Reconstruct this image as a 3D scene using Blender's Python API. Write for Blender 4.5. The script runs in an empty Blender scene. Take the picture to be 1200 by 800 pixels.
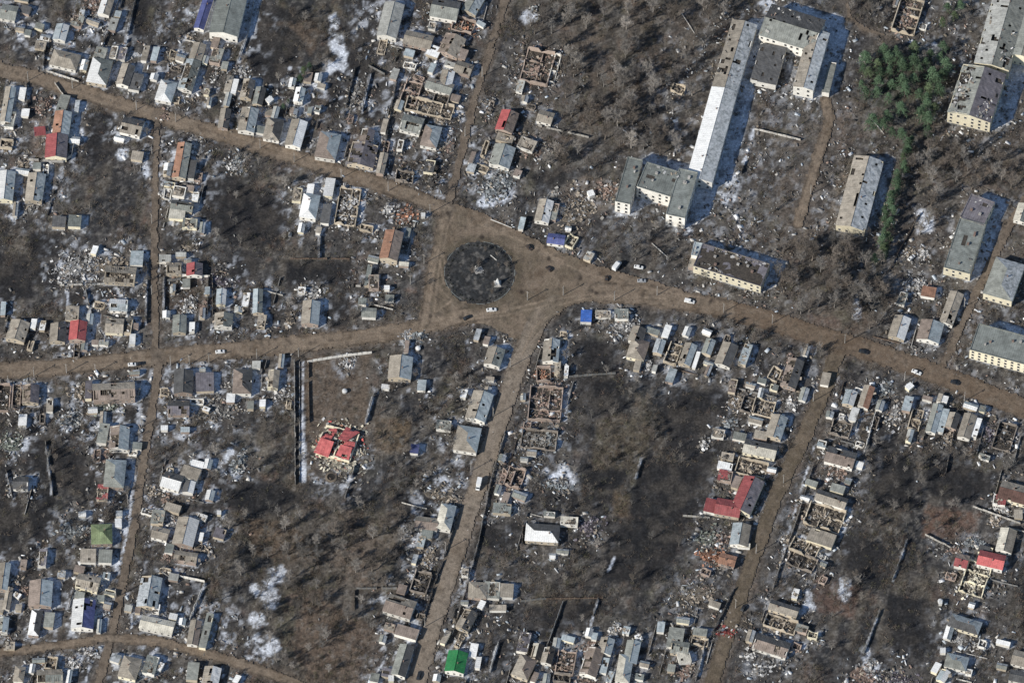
import bpy, math, random
import numpy as np
from mathutils import Vector, Matrix
R = math.radians
rnd = random.Random(7)
rng = np.random.RandomState(11)
S = bpy.context.scene
COL = S.collection

# ------------------------------------------------------------------ camera
W_PX, H_PX = 1200.0, 800.0
MPP = 0.42                       # metres per photo pixel at the centre
TILT = R(32.0)                   # off-nadir, seen from the south
DIST = 4000.0
cd = bpy.data.cameras.new('camera')
cam = bpy.data.objects.new('camera', cd)
COL.objects.link(cam)
cd.sensor_width = 36.0
cd.lens = 36.0 * DIST / (W_PX * MPP)
cd.clip_start = 10.0
cd.clip_end = 20000.0
cam.location = (0.0, -DIST * math.sin(TILT), DIST * math.cos(TILT))
cam.rotation_euler = (TILT, 0.0, 0.0)
S.camera = cam

# ------------------------------------------------------------------ light
SUN_EL, SUN_AZ = R(33.0), R(237.0)      # clockwise from north: sun in the west-south-west
world = bpy.data.worlds.new('World')
S.world = world
world.use_nodes = True
wn = world.node_tree
for n in list(wn.nodes):
    wn.nodes.remove(n)
sky = wn.nodes.new('ShaderNodeTexSky')
sky.sky_type = 'NISHITA'
sky.sun_disc = False
sky.sun_elevation = SUN_EL
sky.sun_rotation = SUN_AZ
sky.air_density = 1.0
sky.dust_density = 0.3
sky.ozone_density = 1.6
bg = wn.nodes.new('ShaderNodeBackground')
bg.inputs['Strength'].default_value = 0.078
wo = wn.nodes.new('ShaderNodeOutputWorld')
wn.links.new(sky.outputs[0], bg.inputs[0])
wn.links.new(bg.outputs[0], wo.inputs[0])
sl = bpy.data.lights.new('sun', 'SUN')
sl.energy = 3.9
sl.angle = R(0.5)
sl.color = (1.0, 0.95, 0.87)
sun = bpy.data.objects.new('sun', sl)
COL.objects.link(sun)
sdir = Vector((math.sin(SUN_AZ) * math.cos(SUN_EL), math.cos(SUN_AZ) * math.cos(SUN_EL), math.sin(SUN_EL)))
sun.rotation_euler = sdir.to_track_quat('Z', 'Y').to_euler()
sun.location = (-300, -200, 300)
S.view_settings.view_transform = 'Standard'
S.view_settings.look = 'None'
S.view_settings.exposure = 0.40
S.view_settings.gamma = 1.0
S.cycles.max_bounces = 4

# ------------------------------------------------------------------ photo pixel <-> ground
_ct, _st = math.cos(TILT), math.sin(TILT)
F_PX = cd.lens / 36.0 * W_PX
def P(px, py, h=0.0):
    """where the sight line of a photo pixel meets the level z = h"""
    cx, cy = (px - 600.0) / F_PX, (400.0 - py) / F_PX
    d = (cx, cy * _ct + _st, cy * _st - _ct)
    t = (cam.location[2] - h) / -d[2]
    return Vector((cam.location[0] + d[0] * t, cam.location[1] + d[1] * t, h))
def to_px(X, Y, Z=0.0):
    dx, dy, dz = X, Y + DIST * _st, Z - DIST * _ct
    yc = dy * _ct + dz * _st
    zc = dy * _st - dz * _ct
    return 600.0 + F_PX * dx / zc, 400.0 - F_PX * yc / zc

# ------------------------------------------------------------------ mesh and object helpers
class MB:
    def __init__(self):
        self.v, self.f, self.c = [], [], []
    def face(self, pts, col=None):
        n = len(self.v)
        self.v += [tuple(p) for p in pts]
        self.f.append(tuple(range(n, n + len(pts))))
        self.c.append(col)
    def box(self, c, d, rot=None, col=None, bottom=True):
        hx, hy, hz = d[0] / 2, d[1] / 2, d[2] / 2
        pts = [Vector((sx * hx, sy * hy, sz * hz)) for sz in (-1, 1) for sx, sy in ((-1, -1), (1, -1), (1, 1), (-1, 1))]
        if rot is not None:
            pts = [rot @ p for p in pts]
        n = len(self.v)
        self.v += [(p[0] + c[0], p[1] + c[1], p[2] + c[2]) for p in pts]
        fs = [(4, 5, 6, 7), (0, 1, 5, 4), (1, 2, 6, 5), (2, 3, 7, 6), (3, 0, 4, 7)]
        if bottom:
            fs.append((3, 2, 1, 0))
        for f in fs:
            self.f.append(tuple(n + i for i in f))
            self.c.append(col)
    def wallseg(self, a, b, t, z0, z1, z2=None, col=None):
        """upright wall from a to b (2-D), thickness t, its top from z1 to z2"""
        z2 = z1 if z2 is None else z2
        a, b = Vector((a[0], a[1])), Vector((b[0], b[1]))
        d = (b - a)
        if d.length < 1e-4:
            return
        nrm = Vector((-d.y, d.x)).normalized() * (t / 2)
        n = len(self.v)
        for p, z in ((a, z1), (b, z2)):
            for s in (-1, 1):
                q = p + nrm * s
                self.v += [(q.x, q.y, z0), (q.x, q.y, z)]
        for f in ((0, 4, 5, 1), (6, 2, 3, 7), (1, 5, 7, 3), (2, 0, 1, 3), (4, 6, 7, 5)):
            self.f.append(tuple(n + i for i in f))
            self.c.append(col)
    def tube(self, pts, rad, n=5, col=None, cap=True):
        rings = []
        for i, p in enumerate(pts):
            p = Vector(p)
            a = Vector(pts[max(i - 1, 0)]); b = Vector(pts[min(i + 1, len(pts) - 1)])
            d = (b - a).normalized()
            u = d.orthogonal().normalized(); w = d.cross(u)
            r = rad[i] if isinstance(rad, (list, tuple)) else rad
            base = len(self.v)
            for k in range(n):
                q = p + (u * math.cos(2 * math.pi * k / n) + w * math.sin(2 * math.pi * k / n)) * r
                self.v.append(tuple(q))
            rings.append(base)
        for r0, r1 in zip(rings, rings[1:]):
            for k in range(n):
                self.f.append((r0 + k, r0 + (k + 1) % n, r1 + (k + 1) % n, r1 + k))
                self.c.append(col)
        if cap:
            self.f.append(tuple(rings[-1] + k for k in range(n))); self.c.append(col)
    def mesh(self, name, mat=None, smooth=False):
        me = bpy.data.meshes.new(name)
        me.from_pydata(self.v, [], self.f)
        if any(c is not None for c in self.c):
            at = me.color_attributes.new('tint', 'FLOAT_COLOR', 'CORNER')
            cols = []
            for f, c in zip(self.f, self.c):
                c = c or (0.3, 0.3, 0.3)
                cols += [c[0], c[1], c[2], 1.0] * len(f)
            at.data.foreach_set('color', cols)
        if mat:
            me.materials.append(mat)
        if smooth:
            me.polygons.foreach_set('use_smooth', [True] * len(me.polygons))
        return me
    def build(self, name, mat=None, parent=None, smooth=False):
        return link(name, self.mesh(name, mat, smooth), parent)

def link(name, data, parent=None):
    o = bpy.data.objects.new(name, data)
    COL.objects.link(o)
    if parent is not None:
        o.parent = parent
    return o
def tag(o, label=None, cat=None, group=None, kind=None):
    if label: o['label'] = label
    if cat: o['category'] = cat
    if group: o['group'] = group
    if kind: o['kind'] = kind
    return o
def empty(name, loc, rz=0.0):
    o = bpy.data.objects.new(name, None)
    COL.objects.link(o)
    o.location = loc
    o.rotation_euler = (0, 0, rz)
    o.empty_display_size = 0.5
    return o
def copy_tree(o, parent=None):
    c = o.copy()
    COL.objects.link(c)
    if parent is not None:
        c.parent = parent
    for ch in list(o.children):
        copy_tree(ch, c)
    return c

# ------------------------------------------------------------------ materials
def mat_new(name):
    m = bpy.data.materials.new(name)
    m.use_nodes = True
    nt = m.node_tree
    b = nt.nodes['Principled BSDF']
    b.inputs['Roughness'].default_value = 0.9
    b.inputs['Specular IOR Level'].default_value = 0.25
    return m, nt, b
def noise(nt, scale, detail=4.0, rough=0.6, vec=None, dist=0.0):
    n = nt.nodes.new('ShaderNodeTexNoise')
    n.inputs['Scale'].default_value = scale
    n.inputs['Detail'].default_value = detail
    n.inputs['Roughness'].default_value = rough
    n.inputs['Distortion'].default_value = dist
    if vec is not None:
        nt.links.new(vec, n.inputs['Vector'])
    return n.outputs['Fac']
def ramp(nt, fac, stops):
    r = nt.nodes.new('ShaderNodeValToRGB')
    el = r.color_ramp.elements
    while len(el) < len(stops):
        el.new(0.5)
    for e, (p, c) in zip(el, stops):
        e.position = p
        e.color = (c[0], c[1], c[2], 1.0) if not isinstance(c, float) else (c, c, c, 1.0)
    nt.links.new(fac, r.inputs[0])
    return r.outputs[0]
def mix(nt, a, b, fac, mode='MIX'):
    m = nt.nodes.new('ShaderNodeMix')
    m.data_type = 'RGBA'
    m.blend_type = mode
    for sock, val in ((m.inputs[0], fac), (m.inputs[6], a), (m.inputs[7], b)):
        if isinstance(val, (int, float)):
            sock.default_value = val
        elif isinstance(val, tuple):
            sock.default_value = (val[0], val[1], val[2], 1.0)
        else:
            nt.links.new(val, sock)
    return m.outputs[2]
def position(nt):
    return nt.nodes.new('ShaderNodeNewGeometry').outputs['Position']
def objrand(nt):
    return nt.nodes.new('ShaderNodeObjectInfo').outputs['Random']
def bump(nt, b, h, strength, dist=0.1):
    n = nt.nodes.new('ShaderNodeBump')
    n.inputs['Strength'].default_value = strength
    n.inputs['Distance'].default_value = dist
    nt.links.new(h, n.inputs['Height'])
    nt.links.new(n.outputs[0], b.inputs['Normal'])
def mul(c, k):
    return (min(c[0] * k, 0.95), min(c[1] * k, 0.95), min(c[2] * k, 0.95))

def weathered(name, col, rough=0.85, lo=0.62, hi=1.25, stain=(0.11, 0.095, 0.08), stain_amt=0.35, spec=0.25, big=0.35, fine=2.6, frost=0.0, seam=False):
    """a surface of one colour with worn blotches, grime and (optionally) thin frost left lying on it"""
    m, nt, b = mat_new(name)
    pos = position(nt)
    f1 = noise(nt, big, 5, 0.65, pos)
    f2 = noise(nt, fine, 3, 0.7, pos)
    c = ramp(nt, f1, [(0.30, mul(col, lo)), (0.70, mul(col, hi))])
    c = mix(nt, c, ramp(nt, f2, [(0.25, 0.55), (0.75, 1.35)]), 0.75, 'MULTIPLY')
    st = ramp(nt, noise(nt, big * 2.2, 6, 0.75, pos, 0.6), [(0.56, 0.0), (0.68, 1.0)])
    sm = nt.nodes.new('ShaderNodeMath'); sm.operation = 'MULTIPLY'
    nt.links.new(st, sm.inputs[0]); sm.inputs[1].default_value = stain_amt
    c = mix(nt, c, stain, sm.outputs[0])
    rv = ramp(nt, objrand(nt), [(0.0, 0.78), (1.0, 1.2)])
    c = mix(nt, c, rv, 1.0, 'MULTIPLY')
    if seam:                 # joints between the roofing sheets, one every 1.1 m along the ridge
        tc = nt.nodes.new('ShaderNodeTexCoord')
        wv = nt.nodes.new('ShaderNodeTexWave'); wv.bands_direction = 'X'; wv.wave_profile = 'SAW'
        wv.inputs['Scale'].default_value = 0.2856; wv.inputs['Distortion'].default_value = 0.15
        nt.links.new(tc.outputs['Object'], wv.inputs['Vector'])
        c = mix(nt, c, ramp(nt, wv.outputs['Fac'], [(0.0, 0.62), (0.22, 1.0), (1.0, 1.06)]), 0.8, 'MULTIPLY')
    if frost > 0:
        fr = ramp(nt, noise(nt, 0.45, 6, 0.7, pos, 1.0), [(0.40, 0.0), (0.62, 1.0)])
        fm = nt.nodes.new('ShaderNodeMath'); fm.operation = 'MULTIPLY'
        nt.links.new(fr, fm.inputs[0]); fm.inputs[1].default_value = frost
        c = mix(nt, c, (0.62, 0.64, 0.66), fm.outputs[0])
    nt.links.new(c, b.inputs['Base Color'])
    b.inputs['Roughness'].default_value = rough
    b.inputs['Specular IOR Level'].default_value = spec
    bump(nt, b, f2, 0.5, 0.08)
    return m

ROOFC = dict(
    g=((0.262, 0.27, 0.243), 'grey'), t=((0.32, 0.285, 0.235), 'tan'), p=((0.245, 0.20, 0.17), 'pinkish-brown'),
    d=((0.105, 0.105, 0.105), 'dark grey'), k=((0.045, 0.042, 0.04), 'charred'), w=((0.76, 0.76, 0.74), 'white'),
    l=((0.30, 0.35, 0.365), 'pale blue'), v=((0.20, 0.215, 0.20), 'grey-green'), b=((0.085, 0.10, 0.23), 'dark blue'),
    B=((0.05, 0.13, 0.42), 'bright blue'), r=((0.50, 0.13, 0.125), 'bright red'), R=((0.30, 0.085, 0.085), 'dull red'),
    o=((0.31, 0.175, 0.12), 'orange'), n=((0.03, 0.19, 0.065), 'bright green'), m=((0.155, 0.145, 0.16), 'mauve-grey'),
    e=((0.395, 0.395, 0.365), 'pale grey'), s=((0.29, 0.315, 0.325), 'snow-streaked'), c=((0.55, 0.52, 0.44), 'cream'), M=((0.20, 0.245, 0.135), 'mossy green'),
    q=((0.145, 0.085, 0.07), 'red-brown'))
ROOFM = {}
for k_, (c_, n_) in ROOFC.items():
    kw = dict(rough=0.85)
    if k_ in 'rRnbB': kw = dict(rough=0.6, lo=0.68, hi=1.2, stain_amt=0.35, spec=0.3, stain=(0.22, 0.17, 0.15))
    if k_ == 'w': kw = dict(rough=0.6, lo=0.82, hi=1.05, stain_amt=0.3)
    if k_ == 'l': kw = dict(rough=0.6, frost=0.35)
    if k_ == 's': kw = dict(rough=0.8, frost=0.6, lo=0.45)
    ROOFM[k_] = weathered('roof_' + n_, c_, seam=True, **kw)
WALLM = {
    'w': weathered('limewashed wall', (0.78, 0.75, 0.68), lo=0.85, hi=1.08, stain_amt=0.3),
    'y': weathered('cream plaster wall', (0.78, 0.71, 0.53), lo=0.9, hi=1.06, stain_amt=0.2),
    'b': weathered('brick wall', (0.37, 0.295, 0.245), lo=0.8, hi=1.15),
    't': weathered('clay wall', (0.50, 0.43, 0.33), lo=0.8, hi=1.15),
    'k': weathered('burnt wall', (0.30, 0.26, 0.22), lo=0.4, hi=1.2, stain_amt=0.6, stain=(0.03, 0.03, 0.03)),
}
M_CHIM = weathered('chimney brick', (0.24, 0.17, 0.14))
M_DARK, _nt, _b = mat_new('charred floor')
_nt.links.new(ramp(_nt, noise(_nt, 1.2, 5, 0.7, position(_nt)), [(0.3, (0.02, 0.019, 0.018)), (0.7, (0.10, 0.085, 0.07))]), _b.inputs['Base Color'])
M_GLASS, _nt, _b = mat_new('window glass')
_b.inputs['Base Color'].default_value = (0.02, 0.025, 0.03, 1)
_b.inputs['Roughness'].default_value = 0.15
_b.inputs['Specular IOR Level'].default_value = 0.5
M_WOOD = weathered('bare timber', (0.30, 0.25, 0.19))
M_CONC = weathered('concrete', (0.42, 0.40, 0.37))
M_PALE = weathered('pale board', (0.52, 0.50, 0.46))
M_TIRE, _nt, _b = mat_new('tyre rubber')
_b.inputs['Base Color'].default_value = (0.02, 0.02, 0.02, 1)

def tinted(name, rough=0.9, jitter=0.5):
    m, nt, b = mat_new(name)
    a = nt.nodes.new('ShaderNodeVertexColor'); a.layer_name = 'tint'
    f = noise(nt, 3.0, 3, 0.7, position(nt))
    c = mix(nt, a.outputs[0], ramp(nt, f, [(0.25, 0.6), (0.75, 1.35)]), jitter, 'MULTIPLY')
    nt.links.new(c, b.inputs['Base Color'])
    b.inputs['Roughness'].default_value = rough
    return m
M_TINT = tinted('debris of many colours')
M_TWIG = tinted('dry twigs', jitter=0.3)
# ------------------------------------------------------------------ what covers the ground (rasters in photo pixels, only to lay out land cover)
MG = 110
RW, RH = 1200 + 2 * MG, 800 + 2 * MG
gy, gx = np.mgrid[0:RH, 0:RW]
gx = gx - MG + 0.0
gy = gy - MG + 0.0
def vnoise(cell, seed):
    r = np.random.RandomState(seed)
    nx, ny = int(RW / cell) + 3, int(RH / cell) + 3
    g = r.rand(ny, nx)
    X, Y = (gx + MG) / cell, (gy + MG) / cell
    x0, y0 = X.astype(int), Y.astype(int)
    fx, fy = X - x0, Y - y0
    fx, fy = fx * fx * (3 - 2 * fx), fy * fy * (3 - 2 * fy)
    return (g[y0, x0] * (1 - fx) + g[y0, x0 + 1] * fx) * (1 - fy) + (g[y0 + 1, x0] * (1 - fx) + g[y0 + 1, x0 + 1] * fx) * fy
def fbm(cell, seed, octaves=4, gain=0.55):
    out, amp, tot = 0, 1.0, 0
    for i in range(octaves):
        out = out + amp * vnoise(max(cell / 2 ** i, 1.2), seed + i * 17)
        tot += amp
        amp *= gain
    return out / tot
def blur(a, r):
    for ax in (0, 1):
        c = np.cumsum(np.pad(a, [(r + 1, r) if k == ax else (0, 0) for k in (0, 1)], mode='edge'), axis=ax)
        n = a.shape[ax]
        i1 = np.arange(n) + 2 * r + 1
        i0 = np.arange(n)
        a = (np.take(c, i1, axis=ax) - np.take(c, i0, axis=ax)) / (2 * r + 1)
    return a
WOBX = (fbm(9, 301, 3) - 0.5) * 7
WOBY = (fbm(9, 351, 3) - 0.5) * 7
def poly_mask(pts, wob=1.0):
    xs, ys = [p[0] for p in pts], [p[1] for p in pts]
    a0, a1 = max(int(min(ys)) - 10 + MG, 0), min(int(max(ys)) + 10 + MG, RH)
    b0, b1 = max(int(min(xs)) - 10 + MG, 0), min(int(max(xs)) + 10 + MG, RW)
    out = np.zeros((RH, RW), np.float32)
    if a1 <= a0 or b1 <= b0:
        return out
    X = gx[a0:a1, b0:b1] + WOBX[a0:a1, b0:b1] * wob
    Y = gy[a0:a1, b0:b1] + WOBY[a0:a1, b0:b1] * wob
    ins = np.zeros(X.shape, bool)
    n = len(pts)
    for i in range(n):
        (x1, y1), (x2, y2) = pts[i], pts[(i + 1) % n]
        if y1 == y2:
            continue
        ins ^= ((Y < y1) != (Y < y2)) & (X < (x2 - x1) * (Y - y1) / (y2 - y1) + x1)
    out[a0:a1, b0:b1] = ins
    return out
def line_dist(pts, pad=60):
    d = np.full((RH, RW), 1e3, np.float32)
    for (x1, y1), (x2, y2) in zip(pts, pts[1:]):
        a0, a1 = max(int(min(y1, y2)) - pad + MG, 0), min(int(max(y1, y2)) + pad + MG, RH)
        b0, b1 = max(int(min(x1, x2)) - pad + MG, 0), min(int(max(x1, x2)) + pad + MG, RW)
        if a1 <= a0 or b1 <= b0:
            continue
        X, Y = gx[a0:a1, b0:b1], gy[a0:a1, b0:b1]
        l2 = (x2 - x1) ** 2 + (y2 - y1) ** 2
        t = np.clip(((X - x1) * (x2 - x1) + (Y - y1) * (y2 - y1)) / l2, 0, 1)
        dd = np.hypot(X - x1 - t * (x2 - x1), Y - y1 - t * (y2 - y1))
        d[a0:a1, b0:b1] = np.minimum(d[a0:a1, b0:b1], dd)
    return d

def spread(dst, x, y, reach, fn):
    """raise dst to fn(dx, dy) in a window round (x, y)"""
    a0, a1 = max(int(y - reach) + MG, 0), min(int(y + reach) + MG + 1, RH)
    b0, b1 = max(int(x - reach) + MG, 0), min(int(x + reach) + MG + 1, RW)
    if a1 > a0 and b1 > b0:
        w = dst[a0:a1, b0:b1]
        np.maximum(w, fn(gx[a0:a1, b0:b1] - x, gy[a0:a1, b0:b1] - y), out=w)
# roads: name, width px, polyline from its busy end, how it is called in labels, where counting starts, the two sides
ROADS = [
    ('northwest_street', 17, [(524, 246), (480, 228), (400, 203), (300, 170), (200, 140), (120, 116), (40, 90), (0, 82), (-40, 70), (-110, 50)], 'the northwest street', 'the roundabout', 'h'),
    ('west_street', 19, [(600, 358), (540, 371), (480, 386), (400, 398), (300, 408), (180, 418), (60, 431), (-40, 438), (-110, 445)], 'the west street', 'the roundabout', 'h'),
    ('east_street', 23, [(700, 342), (760, 346), (830, 358), (900, 375), (960, 394), (1020, 411), (1080, 432), (1140, 455), (1220, 486), (1310, 520)], 'the east street', 'the roundabout', 'h'),
    ('south_street', 21, [(650, 356), (631, 373), (610, 420), (590, 478), (560, 568), (530, 660), (505, 740), (485, 812), (465, 910)], 'the south street', 'the roundabout', 'v'),
    ('southeast_lane', 17, [(985, 402), (965, 460), (937, 520), (906, 590), (882, 655), (862, 715), (842, 775), (825, 830), (800, 910)], 'the southeast lane', 'the east street', 'v'),
    ('north_lane', 8, [(524, 246), (536, 200), (554, 122), (574, 60), (598, -20), (625, -110)], 'the north lane', 'the roundabout', 'v'),
    ('west_lane', 7, [(184, 136), (182, 200), (181, 300), (183, 416)], 'the west lane', 'the northwest street', 'v'),
    ('southwest_lane', 9, [(187, 420), (180, 470), (170, 530), (160, 600), (150, 652), (140, 700), (130, 748), (112, 812), (90, 910)], 'the southwest lane', 'the west street', 'v'),
    ('bottom_street', 11, [(130, 747), (190, 752), (260, 771), (340, 797), (420, 830), (500, 870)], 'the southwest cross street', 'the southwest lane', 'h'),
    ('bottom_street', 10, [(130, 747), (60, 757), (-20, 767), (-110, 778)], 'the far southwest street', 'the southwest lane', 'h'),
    ('northeast_lane', 9, [(1104, 430), (1120, 395), (1150, 332), (1180, 270), (1215, 215), (1260, 150)], 'the northeast lane', 'the east street', 'v'),
    ('school_drive', 12, [(935, 262), (953, 205), (972, 140), (968, 120)], 'the school drive', 'its lower end', 'v'),
    ('island_link', 11, [(524, 246), (516, 275), (506, 320), (498, 378)], 'the roundabout link', 'the northwest street', 'v'),
    ('school_path', 3, [(1040, 42), (1012, 34), (996, 20), (988, -20), (985, -110)], 'the school path', 'its lower end', 'v'),
]
PLAZA = [(519, 240), (536, 240), (566, 250), (610, 272), (650, 292), (700, 312), (760, 328), (800, 340), (806, 352), (760, 352), (700, 350), (662, 360),
         (640, 378), (622, 398), (600, 396), (566, 378), (520, 378), (494, 386), (486, 386), (497, 350), (504, 310), (512, 270)]
ISLE = (562, 320, 42, 37)

fine = fbm(5, 1, 3)
mid = fbm(16, 41, 4)
bigN = fbm(70, 81, 4)
base = np.zeros((RH, RW, 3), np.float32)
def lay(mask, col):
    m = np.clip(mask, 0, 1)[..., None]
    base[:] = base * (1 - m) + np.array(col, np.float32) * m
base[:] = (0.092, 0.082, 0.072)
lay((fbm(24, 5, 4) - 0.42) * 4, (0.068, 0.067, 0.066))
lay((fbm(30, 7, 4) - 0.52) * 5, (0.108, 0.100, 0.071))
lay((fbm(18, 9, 4) - 0.56) * 5, (0.145, 0.102, 0.080))
lay((fbm(14, 12, 4) - 0.54) * 7, (0.036, 0.036, 0.036))
lay((fbm(20, 15, 4) - 0.60) * 6, (0.175, 0.155, 0.13))

DARK = [  # tilled garden plots with wet dark soil
    [(305, 5), (352, 12), (348, 70), (335, 112), (300, 108), (290, 60)], [(418, -5), (446, -5), (440, 60), (412, 112), (392, 132), (380, 130), (398, 60)],
    [(434, 88), (464, 98), (453, 150), (424, 146)], [(157, 8), (176, 0), (166, 58), (148, 62)], [(132, 40), (148, 20), (144, 50), (130, 58)], [(85, 34), (120, 36), (114, 60), (84, 58)],
    [(102, 128), (138, 135), (138, 178), (98, 190)], [(238, 214), (265, 205), (300, 220), (335, 240), (340, 264), (308, 292), (234, 268)],
    [(0, 298), (34, 300), (40, 350), (-5, 352)], [(34, 270), (70, 275), (72, 335), (40, 335)], [(78, 338), (102, 338), (100, 358), (80, 357)], [(106, 336), (160, 336), (158, 352), (110, 356)],
    [(248, 302), (300, 300), (302, 330), (262, 334)], [(336, 306), (412, 306), (412, 336), (336, 332)], [(380, 345), (410, 345), (408, 388), (378, 386)], [(305, 340), (330, 345), (335, 385), (308, 380)],
    [(0, 545), (18, 540), (26, 600), (20, 640), (-5, 650)], [(34, 495), (52, 500), (56, 560), (70, 610), (45, 640), (28, 590)], [(-5, 612), (46, 635), (42, 662), (-5, 655)], [(28, 652), (45, 660), (50, 720), (30, 720)],
    [(136, 478), (158, 480), (158, 505), (135, 500)], [(120, 545), (62, 520), (60, 560), (118, 590)], [(60, 675), (85, 672), (90, 705), (68, 720)],
    [(252, 560), (330, 565), (360, 590), (330, 604), (260, 592)], [(190, 678), (238, 685), (224, 724), (206, 726), (190, 700)], [(246, 628), (276, 632), (270, 652), (246, 652)],
    [(664, 398), (725, 398), (722, 438), (660, 438)], [(652, 446), (722, 445), (736, 478), (690, 488), (655, 474)], [(792, 452), (856, 460), (862, 500), (832, 548), (790, 530), (776, 480)], [(750, 540), (832, 545), (838, 592), (802, 612), (738, 604)],
    [(668, 500), (690, 502), (690, 525), (668, 524)], [(680, 548), (736, 550), (726, 574), (680, 574)], [(684, 578), (722, 578), (716, 600), (684, 600)], [(712, 606), (800, 610), (790, 660), (770, 682), (708, 680)],
    [(563, 612), (614, 612), (612, 642), (556, 642)], [(575, 706), (608, 712), (610, 742), (572, 730)], [(620, 712), (700, 704), (690, 736), (640, 750), (612, 740)], [(640, 575), (676, 575), (676, 600), (640, 600)], [(468, 576), (510, 580), (505, 606), (468, 602)],
    [(985, 624), (1040, 640), (1030, 690), (988, 665)], [(1040, 695), (1088, 705), (1094, 760), (1046, 790)], [(985, 758), (1035, 765), (1050, 800), (980, 800)], [(1020, 520), (1070, 540), (1070, 600), (1020, 590)], [(1084, 545), (1170, 552), (1168, 590), (1090, 580)],
    [(1025, 495), (1052, 500), (1050, 525), (1022, 522)], [(880, 400), (905, 410), (900, 440), (876, 432)], [(416, 691), (455, 695), (450, 716), (418, 708)], [(690, 82), (706, 82), (706, 112), (690, 112)], [(620, 205), (660, 195), (662, 215), (640, 225)],
    [(935, 465), (960, 480), (955, 500), (930, 490)], [(1060, 250), (1075, 230), (1072, 290), (1050, 300)], [(572, 766), (582, 720), (610, 770), (600, 800), (584, 800)]]
# long garden strips running back from the streets, dug or left to grass
def strips(ca, cb, ang, seed):
    r = np.random.RandomState(seed)
    g = r.rand(90, 200)
    a = R(ang)
    X = gx + WOBX * 1.2; Y = gy + WOBY * 1.2
    u = (X * math.cos(a) + Y * math.sin(a)) / ca + 40
    v = (-X * math.sin(a) + Y * math.cos(a)) / cb + 40 + (np.floor(u) * .37) % 1
    return g[np.clip(v.astype(int), 0, 89), np.clip(u.astype(int), 0, 199)]
_u = ((gx + WOBX * .5) * math.cos(R(15)) + (gy + WOBY * .5) * math.sin(R(15))) / 30 + 40
strip_edge = np.clip(1.4 - np.abs((_u % 1) - .5) * 30 / 1.0, 0, 1)
open_land = np.clip(poly_mask([(606, -20), (870, -20), (830, 140), (800, 260), (720, 180), (640, 210)]) + poly_mask([(890, 120), (1000, 120), (1220, 150), (1220, 330), (1000, 392), (860, 372), (780, 300), (860, 240)])
    + poly_mask([(330, 590), (470, 600), (440, 800), (330, 800)]) + poly_mask([(362, 418), (436, 414), (470, 530), (440, 540), (362, 560)]), 0, 1)
GARDEN = blur(1 - open_land, 4)
st_ = blur((strips(15, 46, 15, 3) > .45).astype(np.float32), 2)
lay(GARDEN * st_ * (0.66 + .8 * (fbm(11, 21, 3) - .3)), (0.029, 0.031, 0.035))
lay(GARDEN * np.clip((fbm(13, 25, 3) - .45) * 5, 0, 1) * .7, (0.047, 0.045, 0.045))
lay(blur((strips(12, 38, 15, 8) > .82).astype(np.float32), 2) * GARDEN * .45, (0.15, 0.128, 0.10))
lay(GARDEN * strip_edge * np.clip((fbm(12, 29, 3) - .38) * 4, 0, 1) * .6, (0.17, 0.155, 0.135))
dmask = np.zeros((RH, RW), np.float32)
for pl in DARK:
    dmask = np.maximum(dmask, poly_mask(pl, 0.7))
DMASK = np.clip(blur(dmask, 3) * 1.25 + (fine - .5) * .5 * (dmask > 0), 0, 1)
fur = np.sin((gx * math.cos(R(15)) + gy * math.sin(R(15))) * 1.35 + WOBX * .5) * .5 + .5
lay(DMASK * (0.80 + 0.3 * mid), (0.0215, 0.022, 0.024))
lay(DMASK * fur * np.clip((fbm(18, 33, 3) - .4) * 4, 0, 1) * .5, (0.045, 0.042, 0.041))
lay(DMASK * np.clip((fbm(20, 37, 4) - .55) * 6, 0, .8), (0.066, 0.059, 0.052))
lay(DMASK * np.clip((fine - 0.62) * 3.5, 0, 0.55), (0.062, 0.056, 0.053))
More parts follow.
